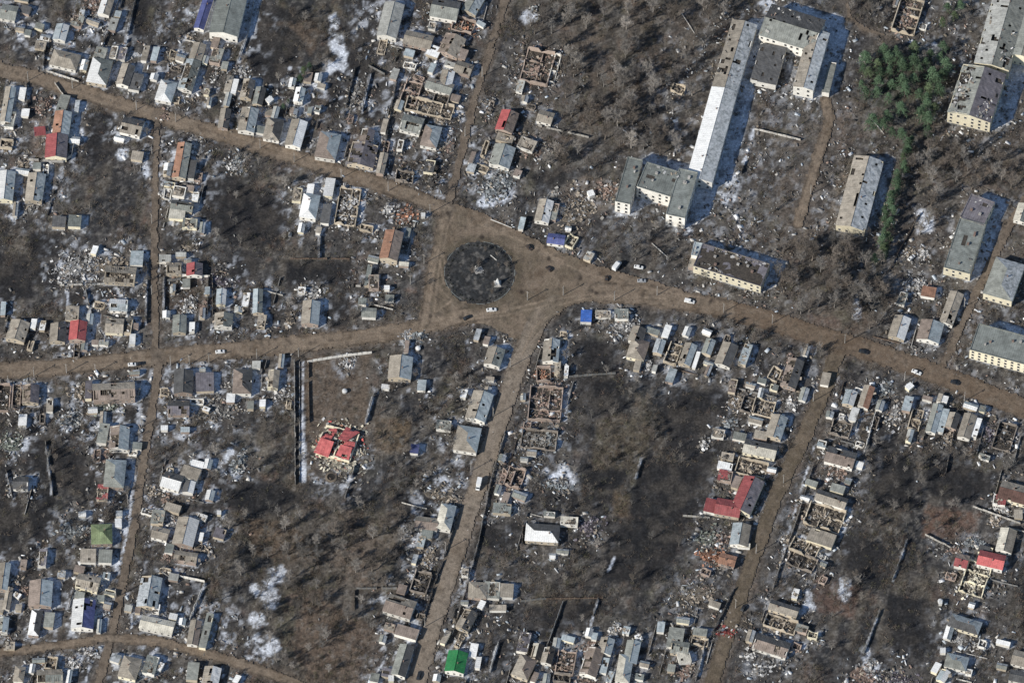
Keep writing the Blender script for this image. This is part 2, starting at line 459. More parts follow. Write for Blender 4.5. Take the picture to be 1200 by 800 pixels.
BROWN = [([(358, 418), (436, 414), (432, 470), (424, 560), (358, 562)], (0.128, 0.094, 0.068)), ([(438, 488), (482, 492), (476, 530), (440, 530)], (0.15, 0.112, 0.075)), ([(700, 490), (762, 492), (755, 546), (694, 548)], (0.108, 0.092, 0.07)),
         ([(720, 575), (736, 575), (736, 605), (716, 602)], (0.13, 0.10, 0.07)), ([(362, 690), (400, 715), (452, 740), (440, 800), (360, 800), (340, 750)], (0.145, 0.10, 0.072)), ([(1085, 592), (1150, 600), (1140, 634), (1078, 628)], (0.155, 0.10, 0.075)),
         ([(696, 60), (716, 60), (735, 110), (742, 160), (728, 178), (722, 120)], (0.15, 0.112, 0.088)), ([(194, 332), (242, 333), (242, 365), (194, 366)], (0.105, 0.078, 0.058)), ([(284, 605), (340, 612), (380, 660), (300, 650)], (0.135, 0.10, 0.072)),
         ([(955, 672), (1010, 690), (1000, 725), (952, 712)], (0.13, 0.088, 0.07)), ([(946, 368), (985, 374), (985, 392), (945, 388)], (0.15, 0.10, 0.082)), ([(905, 205), (985, 215), (990, 265), (915, 300)], (0.135, 0.108, 0.086)), ([(890, 155), (940, 165), (940, 178), (888, 168)], (0.24, 0.20, 0.16)),
         ([(980, 200), (1002, 205), (1000, 262), (972, 255)], (0.25, 0.205, 0.155)), ([(225, 92), (245, 60), (246, 110), (240, 122), (220, 118)], (0.20, 0.165, 0.13)), ([(36, 140), (56, 135), (54, 185), (38, 182)], (0.24, 0.185, 0.15)),
         ([(1125, 330), (1145, 300), (1175, 315), (1135, 405)], (0.16, 0.125, 0.095)), ([(640, 232), (690, 205), (722, 215), (712, 245), (660, 258)], (0.21, 0.165, 0.125)), ([(270, 30), (375, 25), (372, 55), (365, 65), (340, 30)], (0.12, 0.092, 0.07)), ([(960, 500), (985, 500), (960, 560), (945, 560)], (0.12, 0.095, 0.075))]
for pl, c in BROWN:
    lay(blur(poly_mask(pl, 1.0), 2) * (0.6 + 0.5 * fine), c)
lay(blur(poly_mask([(1010, 60), (1110, 45), (1100, 150), (1010, 150)]), 4) * 0.5, (0.07, 0.075, 0.05))

ROADMASK = []
allroad = np.full((RH, RW), 1e3, np.float32)
for nm, w, pl, *_ in ROADS:
    d = line_dist(pl)
    ROADMASK.append(d)
    allroad = np.minimum(allroad, d - w / 2)
plaza = poly_mask(PLAZA, 0.5)
lay(np.clip(1 - (allroad - 1) / 7, 0, 1) * np.clip(0.3 + mid, 0, 1) * 0.9, (0.158, 0.127, 0.100))
lay(open_land * .35, (0.128, 0.111, 0.092))
lay(open_land * np.clip((fbm(26, 213, 4) - .52) * 6, 0, 1) * .6, (0.16, 0.128, 0.102))
ISLED = np.hypot((gx - ISLE[0]) / ISLE[2], (gy - ISLE[1]) / ISLE[3])

SNOW = np.zeros((RH, RW), np.float32)
def snow(pts_or_blob, amt=1.0):
    global SNOW
    if isinstance(pts_or_blob[0], tuple):
        m = blur(poly_mask(pts_or_blob, 1.3), 2)
    else:
        x, y, r, r2 = pts_or_blob
        spread(SNOW, x, y, max(r, r2) * 1.5, lambda dx, dy: np.clip(2.0 - 1.6 * np.hypot(dx / r, dy / r2), 0, 1) * amt)
        return
    SNOW = np.maximum(SNOW, m * amt)
for b_ in [(391, 27, 9, 12), (396, 55, 12, 16), (385, 78, 12, 12), (378, 98, 12, 9), (400, 70, 8, 22), (312, 692, 9, 22), (322, 700, 8, 12), (300, 725, 14, 10), (305, 760, 22, 18), (318, 755, 12, 10),
           (325, 672, 18, 12), (268, 530, 10, 12), (278, 545, 9, 14), (1083, 262, 12, 14), (1080, 255, 8, 10), (25, 40, 5, 14), (20, 52, 6, 8), (187, 32, 5, 10), (183, 60, 5, 10), (93, 158, 7, 10), (143, 180, 8, 8), (172, 200, 5, 12),
           (112, 500, 12, 6), (78, 500, 10, 8), (150, 610, 7, 25), (137, 660, 5, 15), (1004, 362, 6, 16), (990, 690, 10, 14), (948, 705, 9, 16), (580, 200, 12, 14), (590, 225, 14, 14), (570, 235, 10, 10), (655, 555, 20, 10), (672, 560, 8, 10),
           (738, 372, 10, 7), (785, 440, 7, 12), (340, 80, 3, 3), (620, 20, 12, 8), (900, 8, 14, 8), (950, 35, 6, 10), (1090, 55, 10, 6), (880, 165, 5, 14), (858, 220, 10, 16), (846, 232, 10, 10),
           (733, 248, 14, 8), (800, 268, 12, 8), (20, 520, 16, 14), (90, 690, 4, 10), (1012, 765, 8, 10), (1020, 780, 10, 10), (300, 690, 10, 8), (130, 700, 5, 12), (1195, 30, 14, 16)]:
    snow(b_, 0.78)
STRIPS = [([(299, -5), (296, 20), (290, 40), (280, 72)], 1.6), ([(142, -5), (130, 25), (121, 45)], 1.4), ([(152, 26), (147, 52)], 1.5), ([(434, 88), (424, 132)], 1.5), ([(355, 424), (355, 500)], 1.6), ([(355, 495), (355, 563)], 3.0), ([(172, 312), (171, 380)], 0.9), ([(192, 326), (192, 378)], 0.9),
          ([(87, 140), (90, 165), (85, 185)], 2.0), ([(240, 684), (222, 728)], 1.2), ([(884, 150), (872, 190)], 2.0), ([(155, 575), (146, 640), (135, 668)], 2.0), ([(55, 520), (61, 580)], 1.0), ([(8, 555), (14, 582)], 1.1), ([(104, 345), (107, 368)], 1.0), ([(78, 338), (80, 358)], 1.3), ([(1026, 484), (1013, 530)], 1.2), ([(1014, 540), (1006, 552)], 1.5), ([(873, 405), (870, 425)], 1.5), ([(375, 266), (374, 303)], 1.0), ([(583, 755), (573, 788)], 1.4), ([(437, 466), (429, 494)], 1.2), ([(1063, 634), (1047, 680)], 1.1), ([(1031, 716), (1012, 764)], 1.0), ([(701, 702), (692, 732)], 0.9), ([(720, 652), (713, 668)], 1.5), ([(752, 536), (745, 560)], 0.9), ([(828, 745), (820, 790)], 1.6), ([(155, 717), (153, 735)], 1.0), ([(105, 780), (100, 798)], 1.2), ([(955, 520), (925, 620), (915, 660)], 0.8), ([(1125, 410), (1120, 420)], 1.0)]
for pl, w in STRIPS:
    SNOW = np.maximum(SNOW, np.clip(1.4 - line_dist(pl) / w, 0, 1) * np.clip(0.55 + mid * 0.9, 0, 1))
# ------------------------------------------------------------------ buildings, read off the photograph in its 6x enlarged tiles
# tile x0 y0, then rows: u v length width ridge-angle kind colours [hHeight] [dDamage] [Wwall] [wWindowRows] [| own label]
BUILD = '''
@ 0 0
62 88 115 105 -10 G g Ww
428 228 115 92 74 G lw
545 148 80 75 -12 F g
285 318 76 55 -8 F t
457 420 195 115 -13 H t h3.2
700 500 180 145 74 H wv h3.4
745 42 130 85 72 G wt
704 382 100 80 72 F g d2
800 366 88 50 76 F t
862 376 90 52 76 F m
882 528 150 95 72 G td h3.2 d1
955 575 120 80 72 F d d1
1022 375 110 42 75 F t d1
1090 380 100 45 75 F l d1
1168 640 150 120 72 H wl
55 735 250 75 80 G tl h3.2 d1
300 735 110 95 70 P p
440 735 140 70 72 F g d1
180 70 70 55 -15 F d d1
660 20 100 75 68 P p
@ 200 0
235 85 250 75 72 G b h3
402 110 275 205 76 G v h6 w1 Ww | large grey-green-roofed hall with an arcaded white end wall
186 372 140 92 72 G t
130 528 220 105 72 G lv h3.2
322 392 110 80 72 F g d2
408 590 120 45 76 F t d1
450 608 105 38 76 F w
540 625 135 85 76 G td
622 675 125 72 76 G gd d1
905 668 105 70 77 G wl
695 700 45 38 40 F w
500 520 70 60 60 P w
380 460 55 45 76 F g
@ 400 0
346 142 245 142 76 G ee h4.2 Ww | big plain pale-grey-roofed house with a white gable beside the snowy glade
542 280 200 100 -13 G tt h3.2
650 360 90 75 -20 F w
730 65 195 135 -10 G gd h4
930 25 150 110 60 G gl
860 165 150 90 -16 X o Wb
775 320 150 150 64 G pt d2 Wb
835 375 100 70 -16 F p d1 Wb
860 480 125 85 -17 G tt
742 550 110 92 76 G tw
690 605 190 80 -17 G gt
490 640 165 115 70 X p Wb
620 745 335 95 -12 X t
700 690 110 80 -12 X k
95 680 160 65 75 P g
640 180 55 50 -10 F v
@ 0 133
397 230 165 155 86 G Rm h4 Wy | gabled house with one dull red and one mauve slope inside a walled yard
435 70 170 120 82 G ol h3.6 Wy d1 | orange and pale-sloped house joined behind the red-roofed house
280 125 80 62 5 F R Wb
928 92 150 115 -13 G td h3
965 297 82 60 -8 F t
38 508 205 125 84 G wl h3.4
248 520 200 125 82 G tl d1
415 760 95 75 -3 F d d1
525 755 90 80 -3 F v d1
45 205 90 60 -5 X t
70 40 110 70 78 F g d2
1150 20 60 60 80 P p
220 650 90 60 80 P g
@ 200 133
378 35 140 75 80 G td
545 45 170 120 78 G tl h3.2
722 110 155 120 76 H td
882 140 190 115 74 G tw h3.2
1105 225 185 150 76 H pl h3.6
165 245 130 85 70 P w
78 330 250 100 80 G og h3.2 d1
152 392 130 45 80 F d
175 582 62 45 78 F w
45 705 112 70 -5 F c
135 770 105 65 -4 F g
80 650 160 70 -8 G gd
60 545 90 70 -10 F t d2
978 650 170 120 78 H wl h3.4 | white-roofed house with a crooked hipped tail, burnt at its south side
980 545 100 48 80 F w
1115 518 128 68 80 F w h2.8
1092 705 135 62 80 F d h2.8
890 568 95 65 80 F t
430 370 60 60 60 P w
470 330 70 50 60 P l
@ 400 133
150 290 165 190 76 G m d2 h3.2
178 168 120 95 76 G pm
286 350 150 58 77 G tt
495 75 150 120 -14 G g d2
630 160 155 120 74 H pl d1
445 430 125 75 -6 X k
1165 55 150 125 70 G rp h3.6 d1 | house with one bright red slope and one wrecked pinkish slope
1150 172 120 55 -16 F t
1130 300 155 150 72 G gl d1
45 640 260 150 80 X w Wt | gridded shell of a pale roofless house by a dark garden strip
450 720 120 90 60 P o
335 670 70 60 60 P w
640 450 150 80 75 P d
620 370 90 70 75 F d d2
1100 500 190 140 70 P l
1010 240 110 30 70 X t
575 712 30 26 0 F w
@ 600 0
180 455 235 200 74 X p h3.6 Wb | large brick-strewn ruin with an open row of rooms along its east wall
300 470 200 45 74 X w
155 60 20 20 0 P l
1170 610 90 60 -20 X t
@ 600 133
235 25 110 85 -15 G t d1
95 225 200 110 -20 P p
105 215 120 80 -20 F t d2
225 685 160 105 76 G tw d1
300 690 120 45 76 F g d2
465 690 190 150 30 P t
650 545 120 110 50 P p
555 560 45 40 20 F w d1
300 590 80 60 60 P g
@ 800 0
770 195 400 240 -17 G gd h8 w2 Ww d1 | long north wing of the courtyard block, grey roof over a windowed white wall
905 420 420 150 74 G ts h8 w2 Ww d1 | east wing of the courtyard block, roof streaked with snow and torn timbers
602 450 275 185 74 F d h4.5 w1 Ww d1 | flat dark-roofed hall inside the courtyard
618 290 75 60 -15 F t
1030 545 220 55 76 F g h4
366 390 490 182 73 G ts h7 d1 | tan north half of the long narrow school wing, snow on its east slope
207 945 665 188 74.5 G ws h7.3 w2 Ww | brilliant white south half of the long narrow school wing
@ 1000 0
385 95 250 165 72 X p h3.2 Wt
1055 180 600 255 74 G eg h8.5 w3 Wy d1 | long pale grey roof section of the big cream block in the northeast
1250 150 520 210 74 G gt h8
868 655 360 315 72 G gm h9 w3 Wy d2 | wrecked south end of the big cream block with a window-pierced cream gable
@ 600 133
822 470 330 112 74 F v h9.5 w3 Ww | west wing of the flat-roofed apartment block beside the crater rubble
1030 462 250 190 -17 F v h9.5 w3 Ww d1 | middle section of the flat-roofed apartment block with a bitten south edge
1195 560 340 140 74 F v h9.5 w3 Ww | east wing of the flat-roofed apartment block touching the long white roof
@ 1000 133
45 560 510 215 75 G ts h5 w1 Wy d1 | long two-toned building with one tan and one snowy slope beside the pine row
872 675 180 185 -20 F m h6.5 w2 Wy d1 | square end section of the two-storey grey block along the northeast lane
785 930 370 195 72 F v h6.5 w2 Wy d1 | main section of the two-storey grey block with a cream south wall
1190 700 130 100 72 G cg
@ 0 266
962 218 100 90 86 F l h2.6
845 335 220 120 -4 G t d3
835 548 130 85 -3 G lw
805 692 130 105 -3 G tt
508 605 100 94 86 F t
548 728 135 120 84 G rR h3.4 | red-roofed house behind a square tan shed
125 728 145 135 72 G t d1
236 678 68 40 78 F w
300 690 70 40 78 F w d2
407 742 130 112 86 G td
515 310 180 190 0 P w
22 572 95 36 86 F l
665 160 60 40 70 F w
645 220 90 45 75 P w
900 690 110 60 80 F d
790 260 180 90 0 P t
910 580 40 70 60 P w
@ 200 266
22 290 110 82 0 G t d3
168 298 88 115 88 G Rm
355 490 110 70 86 G lw
62 682 125 98 88 G gg
150 702 68 40 88 F w
372 655 100 130 86 G tv
612 520 170 70 88 G lv
840 650 80 50 70 P t
985 602 165 125 85 G tl h3.2
1000 465 80 80 60 P w
135 545 100 80 60 P w
530 510 100 45 80 F w d2
640 660 90 60 80 F t d2
350 385 160 60 -15 P m
@ 400 266
352 128 205 130 77 G op h4.5 Wt d1 | isolated orange-roofed house with a torn north edge and rubble at its west wall
190 338 150 34 80 F v
228 385 75 100 0 F t d2
320 425 40 28 0 F w
195 600 105 68 -3 G g
455 760 60 60 40 P w
440 260 70 28 -5 F c
530 770 110 70 20 P l
@ 600 266
310 85 125 72 -8 G b | small dark-blue kiosk roof at the plaza edge
415 90 90 70 60 X c
522 625 85 78 86 F B | bright blue flat roof south of the plaza
640 610 110 50 0 F t d2
770 610 100 70 0 F v d2
780 690 130 100 40 P w
880 755 110 100 70 G td d1
@ 800 266
345 265 500 175 -17 F m h6.5 w2 Wy d2 | battered two-storey block with a pinkish roof patch facing the east street
100 155 100 62 76 F l h6
70 250 70 50 76 F t h3 d1
@ 1000 266
1060 365 275 215 70 H gs h5.5 w1 Wy | hipped grey house with snow lying on its east slope across the northeast lane
690 570 235 100 70 G t d1
530 455 100 72 -10 F o
345 500 90 60 70 F v d2
440 400 120 100 30 P w
325 705 160 120 72 G tw
540 732 145 165 75 G pl
1080 830 480 200 -15 F v h8 w3 Wy | wide grey-green flat block with a jagged bright cream south wall
380 190 90 60 60 P t
500 190 70 60 60 P w
@ 0 399
20 390 190 100 86 X k Wb
115 380 170 60 86 X t Wb
215 375 130 120 88 G pm d2
622 345 125 48 88 F m
800 355 300 120 3 G pt d2 h4.2
745 450 130 110 20 P v
725 650 140 70 78 F g d1
838 685 165 140 86 G pl h3.2
70 720 130 120 20 P v
560 350 90 80 40 P t
490 560 120 100 50 P l
@ 200 399
90 290 165 135 88 G dd d1 Wb
55 470 155 105 0 G md Wb
240 290 128 130 2 F m d1
505 285 175 135 87 H pd d1
422 402 65 60 85 F w
722 270 130 80 84 G t d2
350 470 190 130 -10 P g
772 380 80 60 20 P w
250 480 30 50 60 F w
@ 400 399
415 190 160 165 84 G tl h3.4
1075 112 130 120 72 G tv h3 d1
1045 268 60 28 -5 F t
970 460 205 145 72 G tl d1 h3.2
720 592 105 65 -5 F g d2
885 690 180 170 78 H tl h3.2
515 760 65 60 80 F b
40 160 60 40 20 P w
@ 600 399
275 70 160 115 85 G tl h3 d1
320 190 90 42 85 F t
382 212 72 30 85 F w
222 225 100 100 0 X o Wb
235 430 230 240 -4 X p Wb
300 330 120 60 10 P p
190 680 250 130 -6 X g Wk
270 680 130 70 80 P l
885 60 140 130 72 H tp
885 158 100 46 76 F t
1035 40 100 70 72 G sl
1135 80 150 90 68 X t
960 160 70 30 70 P w
@ 800 399
35 95 155 90 70 G tl
95 135 120 28 72 F w
182 42 110 70 70 G gl
308 98 165 115 68 G td
440 95 150 60 70 F l d2
650 225 90 70 60 X t
770 230 205 115 72 G pd d2
1005 268 90 62 76 F t
465 440 100 110 -14 X k
570 460 150 115 -14 X t
380 430 90 100 -14 P t
755 440 70 60 20 P w
660 605 165 115 72 G tl
550 662 95 55 -10 F t
545 760 235 100 -12 G cd h3.2
1175 400 105 85 72 G lw
1115 605 140 105 -14 X d
330 580 90 60 30 P l
250 650 90 60 -10 F t d2
150 720 60 50 60 P w
@ 1000 399
90 395 160 80 72 G to
225 335 120 70 65 P l
382 442 105 62 74 F l
300 520 150 80 70 P w
440 540 150 80 74 X t
570 545 205 75 74 G gl
630 560 170 50 74 F l d1
700 562 112 82 72 G td
800 600 175 95 72 G tt
862 610 140 50 72 F w d1
1065 660 190 130 72 X k
395 320 50 40 40 F w
960 660 100 60 70 P m
@ 0 532
808 135 195 145 84 H gl h3.4
722 265 105 78 84 F R d2
715 560 150 140 2 H M h3.2
620 712 110 95 0 F t d1
740 716 95 92 -2 F g
300 725 120 58 84 F m
520 530 160 90 10 P l
1110 440 100 90 80 F g d2
1180 470 80 70 60 P w
1128 555 118 85 -14 G tt
145 200 110 90 0 G d d2
1070 270 60 50 60 P t
@ 200 532
10 188 140 115 -16 G wd
140 130 130 85 -17 F t
128 228 85 80 76 G dw
105 545 195 150 76 G tw h3.4
215 580 62 28 78 F w
105 720 165 75 -8 G t d2
1195 72 210 90 -10 P c
1290 -40 70 90 60 P c
15 375 110 55 -16 F t
345 555 80 70 -15 F m d1
220 440 70 40 -20 F w d2
340 410 30 28 0 F w
480 60 120 80 60 P l
@ 400 532
600 485 165 88 -7 G pt
735 440 180 110 76 H cl h3.2
602 562 80 60 -8 F v
562 612 80 52 76 F l
605 720 110 90 70 P t
700 290 190 70 -10 P t
1130 380 130 70 -5 F v d2
1165 150 100 90 70 X p
500 500 70 60 40 P d
@ 600 532
18 380 75 70 80 P w
214 552 240 125 -4 H wd h3.4 | bright white hipped house standing alone in dark gardens
402 468 125 58 -3 F c
320 215 120 50 -10 P l
20 150 140 120 70 X p
540 500 150 100 10 P m
@ 800 532
298 82 105 52 -12 F w
315 15 90 50 -10 F t
485 85 215 115 -14 X t
300 150 100 75 -10 F R d2 Wb
455 285 255 150 66 G Rm h3.6 d1 | long wing of the big dull red farmhouse along the southeast lane
320 375 180 115 -10 G R d1 h3.2 | cross wing of the big dull red farmhouse
205 362 100 95 -12 F R d1
405 565 155 130 80 G lt
180 590 120 100 20 P v
270 600 90 70 20 P p
315 742 120 80 -14 G o Wb
200 710 130 110 20 P o
1110 20 210 115 -15 G pd h3.2
1080 115 120 80 -15 P p
1045 315 225 80 -18 G td
1090 240 100 55 -16 F g
1000 430 260 160 -17 X t Wt
975 585 190 95 -18 F t d1
860 645 200 100 -22 X t
840 740 200 100 -22 X k
430 640 90 30 -5 F c
@ 1000 532
1135 270 220 130 -15 G qt h3.4 Wy
1028 318 92 68 -8 F R
1075 605 165 120 76 G ct
970 742 190 105 -13 G rR h3.6 | bright red roof over a charred edge in the southeast
762 748 95 95 -14 G Rp
930 670 100 50 -15 F d d1
1050 390 100 40 -25 P w
840 620 100 60 10 P l
860 860 230 170 70 X c Wy
1160 420 60 60 0 F t
@ 0 665
25 60 190 80 82 G tl h3.2
55 215 160 52 80 G tt
120 190 50 36 -30 F w
285 180 180 165 86 G pl h3.2
10 270 90 50 70 F t
248 385 180 80 80 H wd h3.2
345 365 105 70 82 F g
618 102 165 105 -12 G t
585 325 205 160 85 G wb h3.4
1050 170 220 150 80 G sl
1098 285 60 50 80 F w
1105 400 240 95 -12 G cc h3
20 400 110 80 84 G gl
72 545 65 50 0 F t
135 745 110 75 80 H t
350 760 185 95 2 G vt
912 700 155 130 72 H tt
1060 680 130 90 72 F v d2
1120 690 60 50 60 F w
525 670 65 70 30 P w
190 300 80 40 70 P d
640 600 90 40 -20 P w
360 660 90 80 80 X t
@ 200 665
165 455 175 80 80 G tp
250 440 250 52 76 F g
155 725 125 82 82 F g
285 765 140 120 78 G tw
465 780 60 40 60 F w
30 440 60 60 40 P w
@ 400 665
425 150 62 65 -14 F p
410 270 205 135 -17 G pt h3.4
340 412 75 48 -14 F t
460 450 160 75 -16 F p h2.8
430 650 225 105 73 G gd
320 735 70 60 -10 F m d1
235 770 60 60 -10 F g d1
350 775 40 40 0 F w
960 155 135 115 -3 H t
1060 155 110 115 -3 F g d2
1150 158 120 95 -3 F t d1
880 365 150 100 62 G td d2
808 660 150 140 78 G nn h3.6 Ww | bright green gabled house beside the south street
962 665 80 38 80 F w
560 90 150 120 72 X k
1100 280 120 40 0 F t d1
@ 600 665
84 520 140 80 76 F m
85 695 160 125 64 H tp
176 590 115 80 75 G ck
252 615 115 82 75 G tk
378 655 165 130 80 X p
350 765 120 60 -5 X k
560 660 200 125 72 G p d2
662 548 115 100 75 G tl
650 685 110 50 76 F l
843 590 160 100 78 G gl
790 705 195 105 80 H cl h3.2
720 440 90 60 60 P w
890 490 45 45 20 F w
1150 490 140 110 80 F g d1
1180 560 130 90 -8 G g d2
1210 625 90 80 10 F c d1
690 765 80 40 70 F l
540 550 90 60 40 P p
@ 800 665
122 450 100 50 -8 F g
120 510 120 50 -8 X t
100 190 200 130 20 P t
225 255 80 40 -20 F t d1
712 285 210 75 -17 G td
690 380 230 90 -17 X t
625 545 250 115 -17 G pd d2
310 450 100 70 10 P R
915 460 70 50 -10 X c
470 620 60 60 60 P w
540 720 120 60 30 P w
20 720 100 90 60 P p
@ 1000 665
785 395 225 95 -17 H dl
725 660 160 100 -13 H gl
632 755 90 70 60 G lw
1190 640 150 105 -14 G t
1170 765 150 80 -12 G d
60 760 140 90 0 P p
120 690 90 80 50 P w
320 780 180 60 0 P m
630 580 40 36 0 F w
612 240 26 26 0 F w
770 520 150 60 -20 P w
'''
# fences: kind, then points in photo pixels. p pale boards, g grey slate sheets, c concrete wall, m rusty mesh, l limewashed wall
FENCES = '''
g 152 28 147 52
g 160 -5 152 28
g 126 38 118 60
g 142 -6 126 38
p 299 -5 291 40 279 72
g 435 82 424 132
g 465 98 455 136
g 432 78 465 96
p 464 46 490 54 510 62
p 54 84 97 98
g 52 58 50 82
c 28 188 74 191 84 184 88 160
g 375 265 374 304
m 340 304 410 304
g 172 311 171 380
g 192 325 192 380
p 70 335 118 334 160 330
l 195 323 220 324 246 325
g 244 325 243 372
g 249 325 249 370
c 345 424 346 568
k 351 424 351 566
c 438 462 428 496
c 416 546 404 584
l 360 425 395 419 436 414
p 592 506 574 568 561 634
p 561 634 546 690 530 744
g 537 604 512 676 490 744
p 952 548 935 605 917 656 905 690
g 860 690 846 720 832 748
p 1063 633 1046 680
p 1031 715 1012 766
l 190 670 215 677 240 682
l 240 683 222 727
g 7 552 14 584
g 53 518 62 582
g 612 613 612 641
p 701 701 692 732
m 640 702 712 701
g 752 535 745 562
l 584 754 580 765 574 788
g 655 443 722 438
p 1140 594 1168 604 1196 614
p 1084 627 1114 642
p 630 148 660 155 690 162
p 417 336 446 337
g 858 455 910 467
l 1026 484 1013 530
m 1000 492 1024 485
g 204 680 190 672
p 800 605 832 607
g 1118 505 1108 555
p 78 118 64 98
g 33 140 30 98
p 660 705 640 760
g 464 96 448 190
g 416 80 402 140
m 362 500 361 424
p 828 748 815 798
g 1012 470 1000 500
p 1092 480 1080 520
g 880 400 868 430
p 938 165 884 152
g 872 190 868 205
m 1078 250 1040 320
g 100 340 108 372
g 212 328 196 330
g 465 690 418 690
m 415 692 415 715
g 610 705 640 702
'''
# ------------------------------------------------------------------ parse the buildings
class Bd: pass
BS = []
_o = (0, 0)
for ln in BUILD.strip().splitlines():
    if ln[0] == '@':
        _o = tuple(int(t) for t in ln[1:].split())
        continue
    own = None
    if '|' in ln:
        ln, own = ln.split('|')
        own = own.strip()
    t = ln.split()
    b = Bd()
    u, v, L, Wd, b.ang = [float(q) for q in t[:5]]
    b.kind, b.cols, b.own = t[5], t[6], own
    b.px, b.py, b.Lp, b.Wp = _o[0] + u / 6, _o[1] + v / 6, L / 6, Wd / 6
    b.h, b.dmg, b.wall, b.wr = None, 0, None, 0
    for f in t[7:]:
        if f[0] == 'h': b.h = float(f[1:])
        elif f[0] == 'd': b.dmg = int(f[1:])
        elif f[0] == 'W': b.wall = f[1:]
        elif f[0] == 'w': b.wr = int(f[1:])
    if b.h is None:
        ap = b.Lp * b.Wp
        b.h = {'F': 2.3 if ap < 160 else 2.7, 'G': 2.3 if ap < 180 else 2.9, 'H': 3.0, 'X': 2.7, 'P': 0.8}[b.kind]
    b.h += rnd.uniform(-0.12, 0.12)
    a = R(b.ang)
    hh = 0.4 if b.kind == 'P' else b.h
    e1 = (math.cos(a), -math.sin(a)); e2 = (-math.sin(a), -math.cos(a))
    c = P(b.px, b.py, hh)
    d = P(b.px + e1[0] * b.Lp / 2, b.py + e1[1] * b.Lp / 2, hh) - P(b.px - e1[0] * b.Lp / 2, b.py - e1[1] * b.Lp / 2, hh)
    q = P(b.px + e2[0] * b.Wp / 2, b.py + e2[1] * b.Wp / 2, hh) - P(b.px - e2[0] * b.Wp / 2, b.py - e2[1] * b.Wp / 2, hh)
    b.L = d.length
    d.normalize()
    n = Vector((-d.y, d.x, 0))
    b.W = abs(q.dot(n))
    b.loc = Vector((c.x, c.y, 0)); b.rz = math.atan2(d.y, d.x); b.d, b.n = d, n
    b.vertical = 45 < b.ang < 135
    b.area = b.L * b.W
    if b.dmg == 0 and b.kind in 'GF' and b.h < 6 and not own and b.cols not in ('nn', 'b', 'B'):
        b.dmg = rnd.choice((0, 0, 0, 0, 1, 1, 1, 1, 2, 2))
    b.gx, b.gy = to_px(c.x, c.y, 0)
    b.corners = [b.loc + d * (sx * b.L / 2) + n * (sy * b.W / 2) for sx, sy in ((-1, -1), (1, -1), (1, 1), (-1, 1))]
    BS.append(b)

# ---- the small sheds and lean-tos that crowd the yards between and behind the houses
def _free(x, y, r):
    for q in BS:
        if abs(q.px - x) < 34 and abs(q.py - y) < 34:
            a = R(q.ang); dx, dy = x - q.gx, y - q.gy
            if abs(dx * math.cos(a) - dy * math.sin(a)) < q.Lp / 2 + r * .75 and abs(-dx * math.sin(a) - dy * math.cos(a)) < q.Wp / 2 + r * .75:
                return False
    return True
_hosts = [q for q in BS if q.kind in 'GHX' and q.h < 5 and q.Lp > 13]
_made, _t = 0, 0
while _made < 270 and _t < 16000:
    _t += 1
    q = rnd.choice(_hosts)
    x, y = q.gx + rnd.choice((-1, 1)) * rnd.uniform(7, 26), q.gy + rnd.choice((-1, 1)) * rnd.uniform(7, 28)
    xi, yi = int(x + MG), int(y + MG)
    if not (0 < x < 1200 and 0 < y < 800) or allroad[yi, xi] < 6 or plaza[yi, xi] > 0 or DMASK[yi, xi] > .6 or open_land[yi, xi] > 0: continue
    L, Wd = rnd.uniform(7, 17), rnd.uniform(5, 9.5)
    if not _free(x, y, max(L, Wd) * .5): continue
    b = Bd()
    b.ang = q.ang if rnd.random() < .7 else q.ang - 90 if q.ang > 0 else q.ang + 90
    b.kind = rnd.choice('FFFFGGGXXP')
    b.cols = {'F': rnd.choice(['g', 'e', 't', 's', 'w', 'w', 'v', 'p', 'l']), 'G': rnd.choice(['gs', 'tl', 'ts', 'el', 'ps', 'wl', 'ws', 'vs']), 'X': rnd.choice('tkpw'), 'P': rnd.choice('gtpd')}[b.kind]
    b.own, b.wall, b.wr, b.dmg = None, None, 0, rnd.choice((0, 0, 0, 1, 1, 2))
    b.h = {'F': 2.2, 'G': 2.2, 'X': 1.9, 'P': .5}[b.kind] + rnd.uniform(-.15, .25)
    b.px, b.py, b.Lp, b.Wp = x, y - b.h * 1.1, L, Wd
    a = R(b.ang)
    d = P(x + math.cos(a) * L / 2, y - math.sin(a) * L / 2) - P(x - math.cos(a) * L / 2, y + math.sin(a) * L / 2)
    b.L = d.length; d.normalize(); b.d, b.n = d, Vector((-d.y, d.x, 0))
    b.W = Wd * MPP * 1.06; b.loc = P(x, y); b.rz = math.atan2(d.y, d.x)
    b.vertical = 45 < (b.ang % 180) < 135; b.area = b.L * b.W; b.gx, b.gy = x, y
    b.corners = [b.loc + b.d * (sx * b.L / 2) + b.n * (sy * b.W / 2) for sx, sy in ((-1, -1), (1, -1), (1, 1), (-1, 1))]
    BS.append(b); _made += 1

